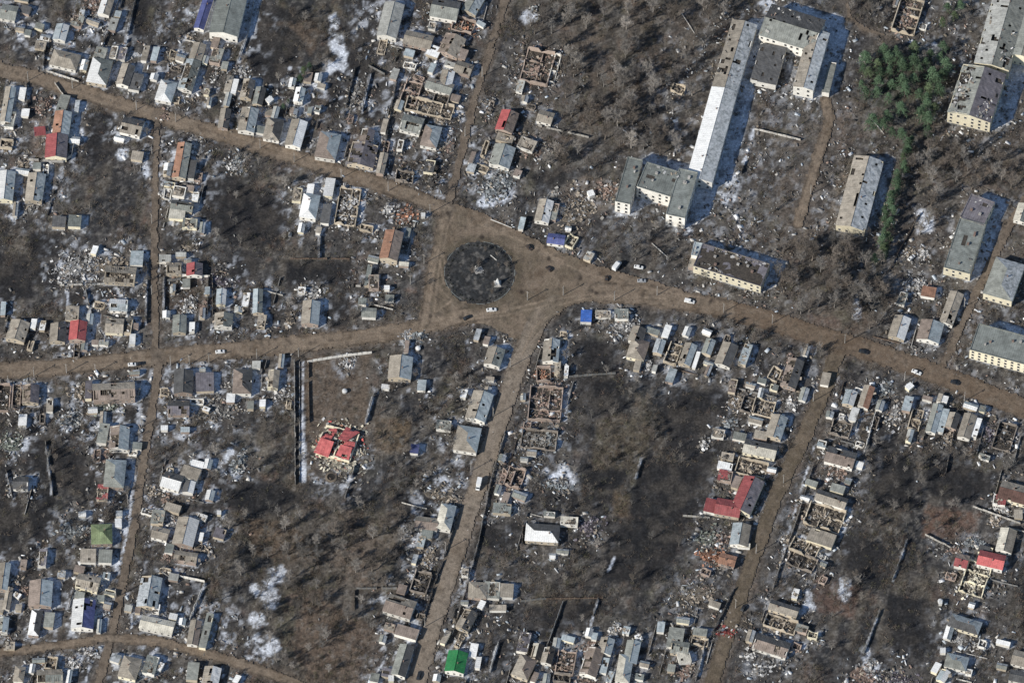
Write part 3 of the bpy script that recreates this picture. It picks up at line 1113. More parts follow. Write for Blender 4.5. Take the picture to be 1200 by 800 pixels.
# ---- labels: look, rank along the street, side
ORD = 'first second third fourth fifth sixth seventh eighth ninth tenth eleventh twelfth thirteenth fourteenth fifteenth sixteenth seventeenth eighteenth nineteenth twentieth'.split()
def ordinal(i):
    return ORD[i] if i < len(ORD) else '%dth' % (i + 1)
def street_of(x, y):
    best = None
    for si, (nm, w, pl, call, start, ori) in enumerate(ROADS):
        if nm in ('island_link', 'school_path'):
            continue
        s = 0
        for (x1, y1), (x2, y2) in zip(pl, pl[1:]):
            l = math.hypot(x2 - x1, y2 - y1)
            t = min(max(((x - x1) * (x2 - x1) + (y - y1) * (y2 - y1)) / l ** 2, 0), 1)
            qx, qy = x1 + t * (x2 - x1), y1 + t * (y2 - y1)
            dd = math.hypot(x - qx, y - qy)
            if best is None or dd < best[0]:
                side = ('north' if y < qy else 'south') if ori == 'h' else ('west' if x < qx else 'east')
                best = (dd, si, s + t * l, side)
            s += l
    return best
CLS = {}
def rank_label(x, y, look, o, deep=26):
    look = look.replace('roofless ruin', 'ruin')
    dd, si, s, side = street_of(x, y)
    depth = 0 if dd < deep else (1 if dd < 62 else 2)
    CLS.setdefault((look, si, side, depth), []).append((s, o))
def finish_labels():
    for (look, si, side, depth), L in CLS.items():
        call, start = ROADS[si][3], ROADS[si][4]
        L.sort(key=lambda t: t[0])
        where = ['along the %s side of' % side, 'in the second row %s of' % side, 'far back %s of' % side][depth]
        for i, (s, o) in enumerate(L):
            if len(L) == 1:
                o['label'] = '%s %s %s' % (look, where, call)
            else:
                o['label'] = '%s %s from %s, %s %s' % (ordinal(i), look, start.replace('the ', ''), where.replace('along the ', '').replace('in the second row', 'second row').replace(' of', '') + ' of', call.replace('the ', ''))

# ---- snow that the sun has not reached lies in the lee of houses and walls
LEE = np.zeros((RH, RW), np.float32)
YARD = np.zeros((RH, RW), np.float32)
for b in BS:
    spread(YARD, b.gx, b.gy, (max(b.Lp, b.Wp) * .9 + 5) * 1.6, lambda dx, dy: np.clip(1.5 - np.hypot(dx, dy) / (max(b.Lp, b.Wp) * 0.9 + 5), 0, 1))
    if b.kind == 'P' or (b.h < 6 and rnd.random() < 0.22):
        continue
    pts = [to_px(c.x, c.y) for c in b.corners]
    hs = b.h
    sh = Vector((-sdir.x, -sdir.y, 0)) / math.tan(SUN_EL) * hs / math.hypot(sdir.x, sdir.y)
    pts += [to_px(c.x + sh.x, c.y + sh.y) for c in b.corners]
    if b.kind in 'GH':
        kr = (b.h + b.W * (.1 if b.h > 6 else .17)) / b.h
        q_ = b.L / 2 - (b.W * .42 if b.kind == 'H' else 0)
        pts += [to_px(b.loc.x + b.d.x * s_ * q_ + sh.x * kr, b.loc.y + b.d.y * s_ * q_ + sh.y * kr) for s_ in (-1, 1)]
    hull = []
    ps = sorted(pts)
    for rev in (ps, ps[::-1]):
        part = []
        for p in rev:
            while len(part) > 1 and (part[-1][0] - part[-2][0]) * (p[1] - part[-2][1]) - (part[-1][1] - part[-2][1]) * (p[0] - part[-2][0]) <= 0:
                part.pop()
            part.append(p)
        hull += part[:-1]
    hx_, hy_ = [p[0] for p in hull], [p[1] for p in hull]
    a0, a1 = max(int(min(hy_)) - 6 + MG, 0), min(int(max(hy_)) + 7 + MG, RH)
    b0, b1 = max(int(min(hx_)) - 6 + MG, 0), min(int(max(hx_)) + 7 + MG, RW)
    if a1 <= a0 or b1 <= b0: continue
    X_, Y_ = gx[a0:a1, b0:b1] + WOBX[a0:a1, b0:b1] * .6, gy[a0:a1, b0:b1] + WOBY[a0:a1, b0:b1] * .6
    ins_ = np.zeros(X_.shape, bool)
    for (x1, y1), (x2, y2) in zip(hull, hull[1:] + hull[:1]):
        if y1 != y2: ins_ ^= ((Y_ < y1) != (Y_ < y2)) & (X_ < (x2 - x1) * (Y_ - y1) / (y2 - y1) + x1)
    LEE[a0:a1, b0:b1] = np.maximum(LEE[a0:a1, b0:b1], ins_ * (1.0 if b.h > 6 else rnd.uniform(0.75, 1.0) if b.px < 430 else rnd.uniform(.45, .9)))
LEE = blur(LEE, 1)
LEE = np.clip(LEE * 1.6 - .45, 0, 1)
YARD = blur(YARD, 2)
lay(YARD * (0.2 + 0.4 * mid) * (1 - DMASK * 0.6), (0.098, 0.090, 0.083))
lay(YARD * np.clip((fbm(7, 77, 3) - 0.54) * 4, 0, 1) * 0.8, (0.19, 0.177, 0.162))
lay(YARD * np.clip((fbm(8, 79, 3) - 0.47) * 4, 0, 1) * 0.8, (0.036, 0.035, 0.036))
lay(np.clip(ISLED < 1.0, 0, 1) * (0.8 + 0.2 * mid), (0.032, 0.034, 0.036))
lay((ISLED < 1.0) * np.clip((fbm(7, 221, 3) - .56) * 5, 0, .6), (0.075, 0.074, 0.072))
lay(np.clip((fbm(3.4, 201, 2) - 0.60) * 6, 0, 1) * 0.55 * (1 - .85 * DMASK), (0.22, 0.205, 0.185))
lay(np.clip((fbm(3.6, 203, 2) - 0.60) * 6, 0, 1) * 0.6, (0.03, 0.028, 0.027))
sn = np.clip((SNOW * 1.35 + (fbm(10, 91, 4, .65) - 0.5) * 3.6 - 0.55) * 1.7, 0, 1) * np.clip(SNOW * 5 - .3, 0, 1)
sl_ = np.clip((LEE * 1.15 + (fbm(9, 95, 3) - 0.5) * 2.0 - 0.45) * 1.8, 0, 1) * np.clip(LEE * 3, 0, 1)
road_px = np.clip((allroad < 1).astype(np.float32) + plaza, 0, 1)
scraps = YARD * np.clip((fbm(7, 231, 3, .7) + .16 * (vnoise(60, 233) - .5) - .60) * 9, 0, 1) * np.where(gx < 560, 1.0, .4)
SN = np.clip(np.maximum(np.maximum(sn, sl_ * 0.85), scraps * .85) * (1 - 0.9 * road_px * (ISLED > 1)), 0, 1)
lay(SN, (0.60, 0.63, 0.68))

def sample(img, X, Y):
    x, y = to_px(X, Y)
    x = np.abs((x + MG + RW) % (2 * RW) - RW); y = np.abs((y + MG + RH) % (2 * RH) - RH)      # beyond the town the same country goes on
    x = np.clip(x, 0, RW - 1.01); y = np.clip(y, 0, RH - 1.01)
    x0, y0 = x.astype(int), y.astype(int)
    fx, fy = x - x0, y - y0
    if img.ndim == 3:
        fx, fy = fx[..., None], fy[..., None]
    return (img[y0, x0] * (1 - fx) + img[y0, x0 + 1] * fx) * (1 - fy) + (img[y0 + 1, x0] * (1 - fx) + img[y0 + 1, x0 + 1] * fx) * fy

def earth(name, grain=1.0, strong=0.8):
    m, nt, b = mat_new(name)
    a = nt.nodes.new('ShaderNodeVertexColor'); a.layer_name = 'cover'
    pos = position(nt)
    f1 = noise(nt, 0.9 * grain, 5, 0.72, pos)
    f2 = noise(nt, 0.22 * grain, 4, 0.65, pos)
    c = mix(nt, a.outputs[0], ramp(nt, f1, [(0.28, 0.35), (0.5, 0.92), (0.72, 1.8)]), strong, 'MULTIPLY')
    c = mix(nt, c, ramp(nt, f2, [(0.3, 0.78), (0.7, 1.22)]), 0.8, 'MULTIPLY')
    nt.links.new(c, b.inputs['Base Color'])
    b.inputs['Roughness'].default_value = 1.0
    b.inputs['Specular IOR Level'].default_value = 0.08
    bump(nt, b, f1, 0.9, 0.25)
    return m
M_EARTH = earth('bare winter soil and dead grass')
M_ROAD = earth('dirty trodden road', 1.3, 0.45)

def grid_object(name, xs, ys, img, mat, keep=None, z=0.0, zf=None, jit=0.0):
    X, Y = np.meshgrid(xs, ys)
    nx, ny = len(xs), len(ys)
    C = sample(img, X, Y)
    JX = X + (rng.rand(ny, nx) - 0.5) * jit
    JY = Y + (rng.rand(ny, nx) - 0.5) * jit
    Z = np.full(X.shape, z) if zf is None else zf(X, Y)
    i = np.arange(ny * nx).reshape(ny, nx)
    q = np.stack([i[:-1, :-1], i[:-1, 1:], i[1:, 1:], i[1:, :-1]], -1).reshape(-1, 4)
    if keep is not None:
        xc, yc = (X[:-1, :-1] + X[1:, 1:]) / 2, (Y[:-1, :-1] + Y[1:, 1:]) / 2
        q = q[keep(xc, yc).reshape(-1)]
    used = np.unique(q)
    remap = np.zeros(ny * nx, int); remap[used] = np.arange(len(used))
    q = remap[q]
    co = np.stack([JX, JY, Z], -1).reshape(-1, 3)[used]
    C = C.reshape(-1, 3)[used]
    me = bpy.data.meshes.new(name)
    me.vertices.add(len(co)); me.vertices.foreach_set('co', co.astype(np.float32).ravel())
    me.loops.add(len(q) * 4); me.loops.foreach_set('vertex_index', q.astype(np.int32).ravel())
    me.polygons.add(len(q)); me.polygons.foreach_set('loop_start', np.arange(0, len(q) * 4, 4, dtype=np.int32))
    me.update(calc_edges=True)
    at = me.color_attributes.new('cover', 'FLOAT_COLOR', 'POINT')
    at.data.foreach_set('color', np.concatenate([C, np.ones((len(C), 1))], 1).astype(np.float32).ravel())
    me.materials.append(mat)
    return link(name, me)

def axis(lim, step, far):
    core = list(np.arange(-lim, lim + step, step))
    out, s = [], step
    x = core[-1]
    while x < far:
        s *= 1.6; x += s; out.append(x)
    return np.array([-o for o in out[::-1]] + core + out)
def relief(X, Y):
    return (sample(fine, X, Y) - 0.5) * 0.30 + (sample(mid, X, Y) - 0.5) * 0.4 - 0.25
YC = P(600, 400).y
g_ = grid_object('ground', axis(285, 0.95, 5000), axis(265, 1.05, 5000), base, M_EARTH, zf=relief)
tag(g_, 'brown winter ground of gardens, rough grass and snow scraps', kind='structure')

# roads: one sheet each, cells handed out in order so that none overlap
roadcol = np.zeros((RH, RW, 3), np.float32)
roadcol[:] = (0.190, 0.149, 0.112)
def rlay(m, c):
    m = np.clip(m, 0, 1)[..., None]
    roadcol[:] = roadcol * (1 - m) + np.array(c, np.float32) * m
rlay((fbm(40, 61, 3) - 0.45) * 3, (0.220, 0.174, 0.131))
rlay((fbm(12, 63, 3) - 0.52) * 4, (0.124, 0.094, 0.068))
for (nm, w, pl, *_), d in zip(ROADS, ROADMASK):
    if w > 9:
        for off in (w * 0.14, w * 0.3):      # wheel tracks along the lanes
            rlay(np.exp(-((d - off) / 0.9) ** 2) * 0.45 * np.clip(mid * 1.6, 0, 1) * (d < w), (0.288, 0.230, 0.172))
        rlay(np.exp(-((d - w * 0.46) / 1.6) ** 2) * (d < w) * np.clip((fine - 0.3) * 2.5, 0, 1) * 0.85, (0.053, 0.045, 0.037))
    else:
        rlay((d < w) * 0.5, (0.142, 0.118, 0.096))
rlay((ROADMASK[3] < 11) * .5 * np.clip(mid * 1.6, 0, 1), (0.27, 0.235, 0.195))
rlay(np.clip((ROADMASK[4] < 10) * 0.75 * (mid + 0.35), 0, 0.9), (0.102, 0.083, 0.059))
rlay(np.clip((ROADMASK[2] < 15) * (gx > 860) * 0.7 * (mid + 0.3), 0, 0.9), (0.122, 0.088, 0.062))
rlay(np.clip(1 - np.abs(ISLED - 1.08) / .2, 0, 1) * np.clip(mid * 1.5, 0, .85), (0.076, 0.065, 0.046))
rlay(plaza * np.clip((fbm(26, 67, 4) - 0.5) * 4, 0, 0.7), (0.138, 0.113, 0.083))
for arc in ([(640, 300), (690, 322), (760, 338), (850, 356)], [(520, 262), (508, 320), (500, 372)], [(525, 262), (514, 318), (508, 372)], [(528, 372), (585, 366), (640, 352), (700, 344)], [(528, 376), (590, 370), (640, 358)],
            [(640, 372), (625, 385), (612, 415)], [(655, 358), (700, 346), (780, 350)], [(512, 365), (530, 352), (512, 335)], [(545, 352), (520, 332), (515, 305)], [(560, 262), (610, 282), (660, 306)], [(520, 300), (524, 330), (545, 356)]):
    rlay(np.exp(-(line_dist(arc, 12) / 1.1) ** 2) * 0.75 * np.clip(mid * 1.8, 0, 1), (0.288, 0.226, 0.169))
for sp_ in [(525, 250), (620, 290), (643, 303), (565, 278), (611, 342), (680, 326), (693, 341), (699, 344), (711, 327), (640, 288), (540, 372), (833, 353)]:
    rlay(np.clip(1.7 - np.hypot(gx - sp_[0], gy - sp_[1]) / 2.2, 0, 1) * 0.9, (0.032, 0.026, 0.023))
rlay(np.clip((fbm(3.2, 205, 2) - 0.60) * 6, 0, 1) * 0.6, (0.068, 0.057, 0.047))
rlay(np.clip((fbm(3.4, 207, 2) - 0.62) * 6, 0, 1) * 0.5, (0.200, 0.166, 0.131))
taken = np.zeros((RH, RW), bool)
isl = ISLED + (fine - 0.5) * 0.12 < 1.0
edge_wob = (fbm(9, 111, 4, .7) - 0.5) * 6.5
owner = np.full((RH, RW), -1, np.int16)
owner[isl] = 100
owner[(owner < 0) & (plaza > 0.5)] = 50
for i_, ((nm, w, *_), d) in enumerate(zip(ROADS, ROADMASK)):
    owner[(owner < 0) & (d + edge_wob < w / 2)] = i_
ownf = owner.astype(np.float32)
def owned(k):
    def f(X, Y):
        x, y = to_px(X, Y)
        xi = np.clip(np.round(x + MG).astype(int), 0, RW - 1); yi = np.clip(np.round(y + MG).astype(int), 0, RH - 1)
        return owner[yi, xi] == k
    return f
RLABEL = {'northwest_street': 'brown dirt-covered street from the northwest corner to the roundabout', 'west_street': 'wide muddy street leaving the roundabout westward', 'east_street': 'broad churned street leaving the roundabout eastward',
          'south_street': 'straight pale brown street running south from the roundabout', 'southeast_lane': 'rough rutted lane running south from the east street', 'north_lane': 'narrow dirt lane running north from the roundabout',
          'west_lane': 'narrow reddish lane linking the two western streets', 'southwest_lane': 'narrow lane running south from the west street', 'bottom_street': 'dirt street crossing the southwest corner', 'northeast_lane': 'dirt lane past the two-storey grey block',
          'school_drive': 'worn dirt drive below the courtyard block', 'island_link': 'tyre-marked track along the west side of the roundabout', 'school_path': 'thin pale path curving north beside the courtyard block'}
XS, YS = np.arange(-300, 300, 0.62), np.arange(-300, 340, 0.72)
def road_sheet(k, name, label, nmz):
    ys_, xs_ = np.where(owner == k)
    if len(xs_) == 0:
        return
    lo = P(xs_.min() - MG - 3, ys_.max() - MG + 3); hi = P(xs_.max() - MG + 3, ys_.min() - MG - 3)
    a = P(xs_.min() - MG - 3, ys_.min() - MG - 3)
    x0 = min(lo.x, a.x)
    o = grid_object(name, XS[(XS > x0 - 1) & (XS < max(hi.x, P(xs_.max() - MG + 3, ys_.max() - MG).x) + 1)], YS[(YS > lo.y - 1) & (YS < hi.y + 1)], roadcol if k != 100 else base, M_ROAD if k != 100 else M_EARTH,
                    keep=owned(k), z=0.14 + nmz, jit=0.35)
    tag(o, label, kind='structure')
for i_, r_ in enumerate(ROADS):
    road_sheet(i_, r_[0], RLABEL[r_[0]], 0.004 * i_)
road_sheet(50, 'plaza', 'wide dirt plaza around the roundabout, criss-crossed by tyre tracks', 0.07)
mb = MB()
for i in range(60):
    if rnd.random() < .4: continue
    a_, a2_ = (i + .04) / 60 * 6.283, (i + .96) / 60 * 6.283
    q_ = [P(ISLE[0] + math.cos(t) * ISLE[2] * .985, ISLE[1] + math.sin(t) * ISLE[3] * .985) for t in (a_, a2_)]
    mb.wallseg(q_[0].xy, q_[1].xy, .28, .1, .3)
tag(mb.build('kerb', ROOFM['v']), 'chipped concrete kerb around the roundabout island', kind='structure')
road_sheet(100, 'traffic_island', 'dark oval roundabout island planted with trees', 0.12)

# ------------------------------------------------------------------ building pieces
_win = {}
def window_mesh(w, h):
    k = (round(w, 1), round(h, 1))
    if k not in _win:
        mb = MB()
        t = 0.09
        for c, d in (((0, 0, h / 2 - t / 2), (w, 0.1, t)), ((0, 0, -h / 2 + t / 2), (w, 0.1, t)), ((-w / 2 + t / 2, 0, 0), (t, 0.098, h - 2 * t)), ((w / 2 - t / 2, 0, 0), (t, 0.098, h - 2 * t)), ((0, -0.06, -h / 2 - 0.03), (w + 0.2, 0.22, 0.05))):
            mb.box(c, d)
        nfr = len(mb.f)
        mb.face([(-w / 2 + t, 0.0, -h / 2 + t), (w / 2 - t, 0.0, -h / 2 + t), (w / 2 - t, 0.0, h / 2 - t), (-w / 2 + t, 0.0, h / 2 - t)])
        me = mb.mesh('window', M_PALE)
        me.materials.append(M_GLASS)
        me.polygons[nfr].material_index = 1
        _win[k] = me
    return _win[k]
def put_window(root, x, y, z, out, w, h):
    """out: outward direction in the building's own frame, (0,-1) etc."""
    o = link('window', window_mesh(w, h), root)
    o.location = (x + out[0] * 0.03, y + out[1] * 0.03, z)
    o.rotation_euler = (0, 0, math.atan2(out[1], out[0]) + math.pi / 2)
def hole(i, j, seed, k):
    return vn2(i * 0.55 + seed * 13.7, j * 0.55 + seed * 5.1) < k
_h2 = np.random.RandomState(5).rand(64, 64)
def vn2(x, y):
    x0, y0 = math.floor(x), math.floor(y)
    fx, fy = x - x0, y - y0
    g = lambda a, b: _h2[a % 64, b % 64]
    return (g(x0, y0) * (1 - fx) + g(x0 + 1, y0) * fx) * (1 - fy) + (g(x0, y0 + 1) * (1 - fx) + g(x0 + 1, y0 + 1) * fx) * fy
def sheet(e0, e1, r1, r0, dmg, seed, cell=1.3, th=0.1, wave=0.035):
    """a roof plane as a slab: eave e0-e1 below, ridge r0-r1 above; holes where it is damaged"""
    e0, e1, r0, r1 = Vector(e0), Vector(e1), Vector(r0), Vector(r1)
    nx = max(int((e1 - e0).length / cell), 1); ny = max(int(((r0 + r1) / 2 - (e0 + e1) / 2).length / cell), 1)
    nx, ny = min(nx, 40), min(ny, 14)
    nrm = (e1 - e0).cross((r0 + r1) / 2 - e0).normalized()
    if nrm.z < 0: nrm = -nrm
    rr = random.Random(seed)
    mb = MB()
    top, bot = {}, {}
    for j in range(ny + 1):
        for i in range(nx + 1):
            s, t = i / nx, j / ny
            p = (e0.lerp(e1, s)).lerp(r0.lerp(r1, s), t)
            edge = i in (0, nx) or j in (0, ny)
            p = p + nrm * ((0 if edge else rr.uniform(-1, 1) * wave * (1 + 1.5 * dmg)))
            if dmg >= 2 and not edge: p = p - nrm * (0.5 * vn2(i * .4 + seed, j * .4)) * 0.6
            top[i, j] = len(mb.v); mb.v.append(tuple(p))
            bot[i, j] = len(mb.v); mb.v.append(tuple(p - nrm * th))
    k = [0.0, 0.20, 0.40, 0.56][dmg]
    ok = {}
    for j in range(ny):
        for i in range(nx):
            ok[i, j] = not (k and hole(i, j, seed % 97, k))
    for (i, j), o in ok.items():
        if not o: continue
        a, b_, c, d = top[i, j], top[i + 1, j], top[i + 1, j + 1], top[i, j + 1]
        mb.f.append((a, b_, c, d)); mb.c.append(None)
        a2, b2, c2, d2 = bot[i, j], bot[i + 1, j], bot[i + 1, j + 1], bot[i, j + 1]
        mb.f.append((d2, c2, b2, a2)); mb.c.append(None)
        for (di, dj), (p, q, p2, q2) in (((0, -1), (a, b_, a2, b2)), ((1, 0), (b_, c, b2, c2)), ((0, 1), (c, d, c2, d2)), ((-1, 0), (d, a, d2, a2))):
            if not ok.get((i + di, j + dj), False):
                mb.f.append((p2, q2, q, p)); mb.c.append(None)
    return mb
PAL = {'w': (0.50, 0.49, 0.47), 't': (0.34, 0.29, 0.23), 'g': (0.27, 0.26, 0.24), 'p': (0.30, 0.22, 0.18), 'o': (0.38, 0.20, 0.13), 'l': (0.27, 0.29, 0.295), 'd': (0.09, 0.085, 0.08), 'k': (0.045, 0.042, 0.04),
       'v': (0.25, 0.27, 0.23), 'm': (0.17, 0.15, 0.17), 's': (0.60, 0.63, 0.68), 'c': (0.52, 0.48, 0.38), 'r': (0.45, 0.10, 0.09), 'R': (0.26, 0.07, 0.06), 'b': (0.10, 0.12, 0.2), 'q': (0.14, 0.09, 0.07)}
RUBWORD = {'w': 'white', 't': 'tan', 'g': 'grey', 'p': 'pinkish-brown', 'o': 'orange brick', 'l': 'pale bluish', 'd': 'dark', 'k': 'charred', 'v': 'grey-green', 'm': 'mauve-grey', 's': 'snow-dusted', 'c': 'cream', 'R': 'dull red'}
def scrap(mb, x, y, z, rr, col, smin=0.25, smax=1.5, flat=1.0):
    l = smin + (smax - smin) * rr.random() ** 2.2
    w = l * rr.uniform(0.25, 0.8)
    h = l * rr.uniform(0.05, 0.2) * flat
    rot = Matrix.Rotation(rr.uniform(0, 6.28), 3, 'Z') @ Matrix.Rotation(rr.gauss(0, 0.3), 3, 'X') @ Matrix.Rotation(rr.gauss(0, 0.3), 3, 'Y')
    k = rr.uniform(0.6, 1.35)
    mb.box((x, y, z + h * 0.3), (l, w, h), rot, tuple(min(c * k, 0.85) for c in col), bottom=False)
def rubble_mesh(L, W, hmax, main, rr, n, keys='wgtdk'):
    mb = MB()
    for i in range(n):
        x, y = rr.gauss(0, 0.30) * L, rr.gauss(0, 0.30) * W
        if abs(x) > L * 0.7 or abs(y) > W * 0.7: continue
        z = max(0, hmax * (1 - (2.1 * x / L) ** 2) * (1 - (2.1 * y / W) ** 2)) * rr.random()
        c = PAL[main] if rr.random() < 0.6 else PAL[rr.choice(keys)]
        scrap(mb, x, y, z, rr, c, 0.25, 1.9)
    return mb
def mound(L, W, h, rr, col):
    mb = MB()
    n, m = 7, 12
    for j in range(n + 1):
        for i in range(m):
            r = j / n
            a = 2 * math.pi * i / m
            k = 0.55 * (1 + 0.22 * math.sin(2 * a + L) + 0.15 * rr.uniform(-1, 1))
            mb.v.append((math.cos(a) * L * k * r, math.sin(a) * W * k * r, h * (1 - r) ** 1.0 * rr.uniform(0.6, 1.2) - 0.2 * r))
    for j in range(n):
        for i in range(m):
            i2 = (i + 1) % m
            mb.f.append((j * m + i, (j + 1) * m + i, (j + 1) * m + i2, j * m + i2))
            kk = rr.uniform(0.5, 1.3)
            mb.c.append(tuple(min(c * kk, .8) for c in col))
    return mb

WALLPICK = 'wwwwwttyb'
def chimney(root, x, y, z):
    mb = MB()
    mb.box((x, y, z), (0.45, 0.45, 0.9)); mb.box((x, y, z + 0.5), (0.55, 0.55, 0.1))
    mb.build('chimney', M_CHIM, root)

def make_building(b, idx):
    rr = random.Random(idx * 7 + 3)
    L, W, h = b.L, b.W, b.h
    c1 = b.cols[0]; c2 = b.cols[1] if len(b.cols) > 1 else b.cols[0]  # paired slope colours partly have sunlit and shaded tones put in
    if b.kind == 'P':
        mb = mound(L, W, 0.5, rr, mul(PAL[c1], .45))
        m2 = rubble_mesh(L * 1.35, W * 1.35, 0.7, c1, rr, int(min(60 + L * W * 1.3, 380)))
        n = len(mb.v)
        mb.v += m2.v; mb.f += [tuple(n + i for i in f) for f in m2.f]; mb.c += m2.c
        o = mb.build('rubble_heap', M_TINT)
        o.location = b.loc; o.rotation_euler = (0, 0, b.rz)
        tag(o, b.own, 'rubble', kind='stuff')
        if not b.own: rank_label(b.gx, b.gy, RUBWORD[c1] + ' rubble heap', o)
        return
    small = b.area < (45 if b.kind == 'G' else 60)
    big = b.h > 6
    name = 'apartment_block' if big else ('ruined_house' if b.kind == 'X' else ('shed' if small and b.kind != 'H' else 'house'))
    root = empty(name, b.loc, b.rz)
    w1, w2 = ROOFC[c1][1], ROOFC[c2][1]
    look = w1 if w1 == w2 else w1 + ' and ' + w2  # names both slope tones, painted sun and shade included
    if b.kind == 'X':
        word = RUBWORD.get(c1, 'grey') + '-walled roofless ruin'
    else:
        word = look + ' ' + {'G': 'gabled ', 'H': 'hipped ', 'F': 'flat-roofed '}[b.kind] + ('block' if big else 'shed' if small and b.kind != 'H' else 'house')
        if b.dmg >= 2: word = 'holed ' + word
    tag(root, b.own, 'ruin' if b.kind == 'X' else ('apartment block' if big else 'shed' if name == 'shed' else 'house'), 'buildings of the shelled town')
    if not b.own: rank_label(b.gx, b.gy, word, root)
    wk = b.wall or rr.choice(WALLPICK)
    if b.kind == 'X' and not b.wall:
        wk = {'w': 'w', 'k': 'k', 'd': 'k', 'l': 'w', 'p': 'b', 'o': 'b', 'c': 'y'}.get(c1, 't')
    wm = WALLM[wk]
    ov = 0.3 if b.kind in 'GH' else 0.15
    l2, k2 = L / 2 - ov, W / 2 - ov
    T = 0.35
    if b.kind == 'X':
        mb = MB()
        mb.box((0, 0, 0.08), (2 * l2 - 0.02, 2 * k2 - 0.02, 0.16))
        mb.build('floor', M_DARK, root)
        def ragged(a, b2, lo, hi, mbw, gap=0.1):
            a, b2 = Vector(a), Vector(b2)
            n = max(int((b2 - a).length / 1.6), 1)
            hp = rr.uniform(lo, hi)
            for i in range(n):
                hn = hp if rr.random() < 0.5 else rr.uniform(lo, hi)
                if rr.random() < gap: hn = 0.15
                mbw.wallseg(a.lerp(b2, i / n), a.lerp(b2, (i + 1) / n), T + 0.1, 0, hp * h, hn * h)
                hp = hn
        sides = [((-l2, -k2), (l2, -k2)), ((l2, -k2 + T), (l2, k2 - T)), ((l2, k2), (-l2, k2)), ((-l2, k2 - T), (-l2, -k2 + T))]
        for a, b2 in sides:
            lo_ = rr.choice((.15, .3, .55))
            mb = MB(); ragged(a, b2, lo_, 1.05, mb, 0.10)
            if mb.f: mb.build('wall', wm, root)
        nx = max(int(2 * l2 / 5.0), 1); ny = max(int(2 * k2 / 5.0), 1)
        for i in range(1, nx):
            x = -l2 + 2 * l2 * i / nx + rr.uniform(-1.1, 1.1)
            ya, yb = (-k2 + T, k2 - T) if rr.random() < .4 else ((-k2 + T, rr.uniform(-.3, .5) * k2) if rr.random() < .5 else (rr.uniform(-.5, .3) * k2, k2 - T))
            mb = MB(); ragged((x, ya), (x + rr.uniform(-.4, .4), yb), 0.12, 0.9, mb, 0.2)
            if mb.f: mb.build('partition', wm, root)
        for i in range(1, ny):
            y = -k2 + 2 * k2 * i / ny + rr.uniform(-1.1, 1.1)
            xa, xb = (-l2 + T, l2 - T) if rr.random() < .3 else ((-l2 + T, rr.uniform(-.4, .4) * l2) if rr.random() < .5 else (rr.uniform(-.4, .4) * l2, l2 - T))
            mb = MB(); ragged((xa, y), (xb, y + rr.uniform(-.4, .4)), 0.12, 0.85, mb, 0.25)
            if mb.f: mb.build('partition', wm, root)
        m2 = MB()                                   # fallen rafters across the rooms
        for i in range(int(L * .8)):
            x, y, a_ = rr.uniform(-.9, .9) * l2, rr.uniform(-.8, .8) * k2, rr.uniform(0, 3.14)
            q_ = rr.uniform(.8, 2.2)
            m2.tube([(x - math.cos(a_) * q_, y - math.sin(a_) * q_, rr.uniform(.2, h * .5)), (x + math.cos(a_) * q_, y + math.sin(a_) * q_, rr.uniform(.5, h * .9))], 0.09, 4)
        m2.build('fallen_rafters', M_WOOD, root)['kind'] = 'stuff'
        m2 = rubble_mesh(L * 1.05, W * 1.05, 1.1, c1 if c1 in PAL else 't', rr, int(min(50 + b.area * 1.6, 380)), 'wtdkkgdk')
        m2.build('rubble', M_TINT, root)['kind'] = 'stuff'
        return
    # walls
    mb = MB()
    gable = b.kind == 'G'
    pitch = 0.20 if big else 0.36
    if b.W > 13 and not big: pitch = 0.28
    rise = W / 2 * pitch if b.kind in 'GH' else 0
    front = 1 if b.vertical else -1
    if b.kind == 'F' and not big:
        zt = lambda y: h + 0.22 - 0.1 * front * (y / max(k2, 0.1)) * 1.5 - 0.16
    else:
        zt = lambda y: h
    for s in (-1, 1):
        mb.wallseg((-l2, s * (k2 - T / 2)), (l2, s * (k2 - T / 2)), T, 0, zt(s * k2) - 0.02)
        mb.wallseg((s * (l2 - T / 2), -k2 + T), (s * (l2 - T / 2), k2 - T), T, 0, zt(-k2) - 0.02, zt(k2) - 0.02)
        if gable:
            n = len(mb.v)
            for x in (s * l2, s * (l2 - T)):
                mb.v += [(x, -k2 + 0.03, h - 0.02), (x, k2 - 0.03, h - 0.02), (x, 0, h + k2 * pitch - 0.05)]
            for f in ((n, n + 1, n + 2), (n + 5, n + 4, n + 3), (n, n + 2, n + 5, n + 3), (n + 1, n + 4, n + 5, n + 2)):
                mb.f.append(f); mb.c.append(None)
    mb.build('wall', wm, root)
    if b.dmg or big:
        m2 = MB(); m2.box((0, 0, h - 0.35), (2 * l2 - 2 * T - .02, 2 * k2 - 2 * T - .02, 0.12))
        m2.build('ceiling', M_DARK, root)
    sd = idx * 31 + 5
    E = h - ov * pitch
    if b.kind == 'G':
        for s in (-1, 1):
            col = c1 if s == front else c2
            e0, e1 = (-L / 2, s * W / 2, E), (L / 2, s * W / 2, E)
            r0, r1 = (-L / 2, s * 0.02, h + k2 * pitch), (L / 2, s * 0.02, h + k2 * pitch)
            o = sheet(e0, e1, r1, r0, b.dmg if (s == front or b.dmg < 2) else max(b.dmg - 1, 0), sd + s).build('roof_slope', ROOFM[col], root)
            if c1 != c2: o['label'] = ROOFC[col][1] + ' roof slope'
        m2 = MB(); m2.tube([(-L / 2, 0, h + k2 * pitch + 0.08), (L / 2, 0, h + k2 * pitch + 0.08)], 0.12, 6)
        if b.dmg < 2: m2.build('ridge_cap', ROOFM[c1], root)
        rz_ = h + k2 * pitch
    elif b.kind == 'H':
        hx = max(L / 2 - W * 0.42, 0.4)
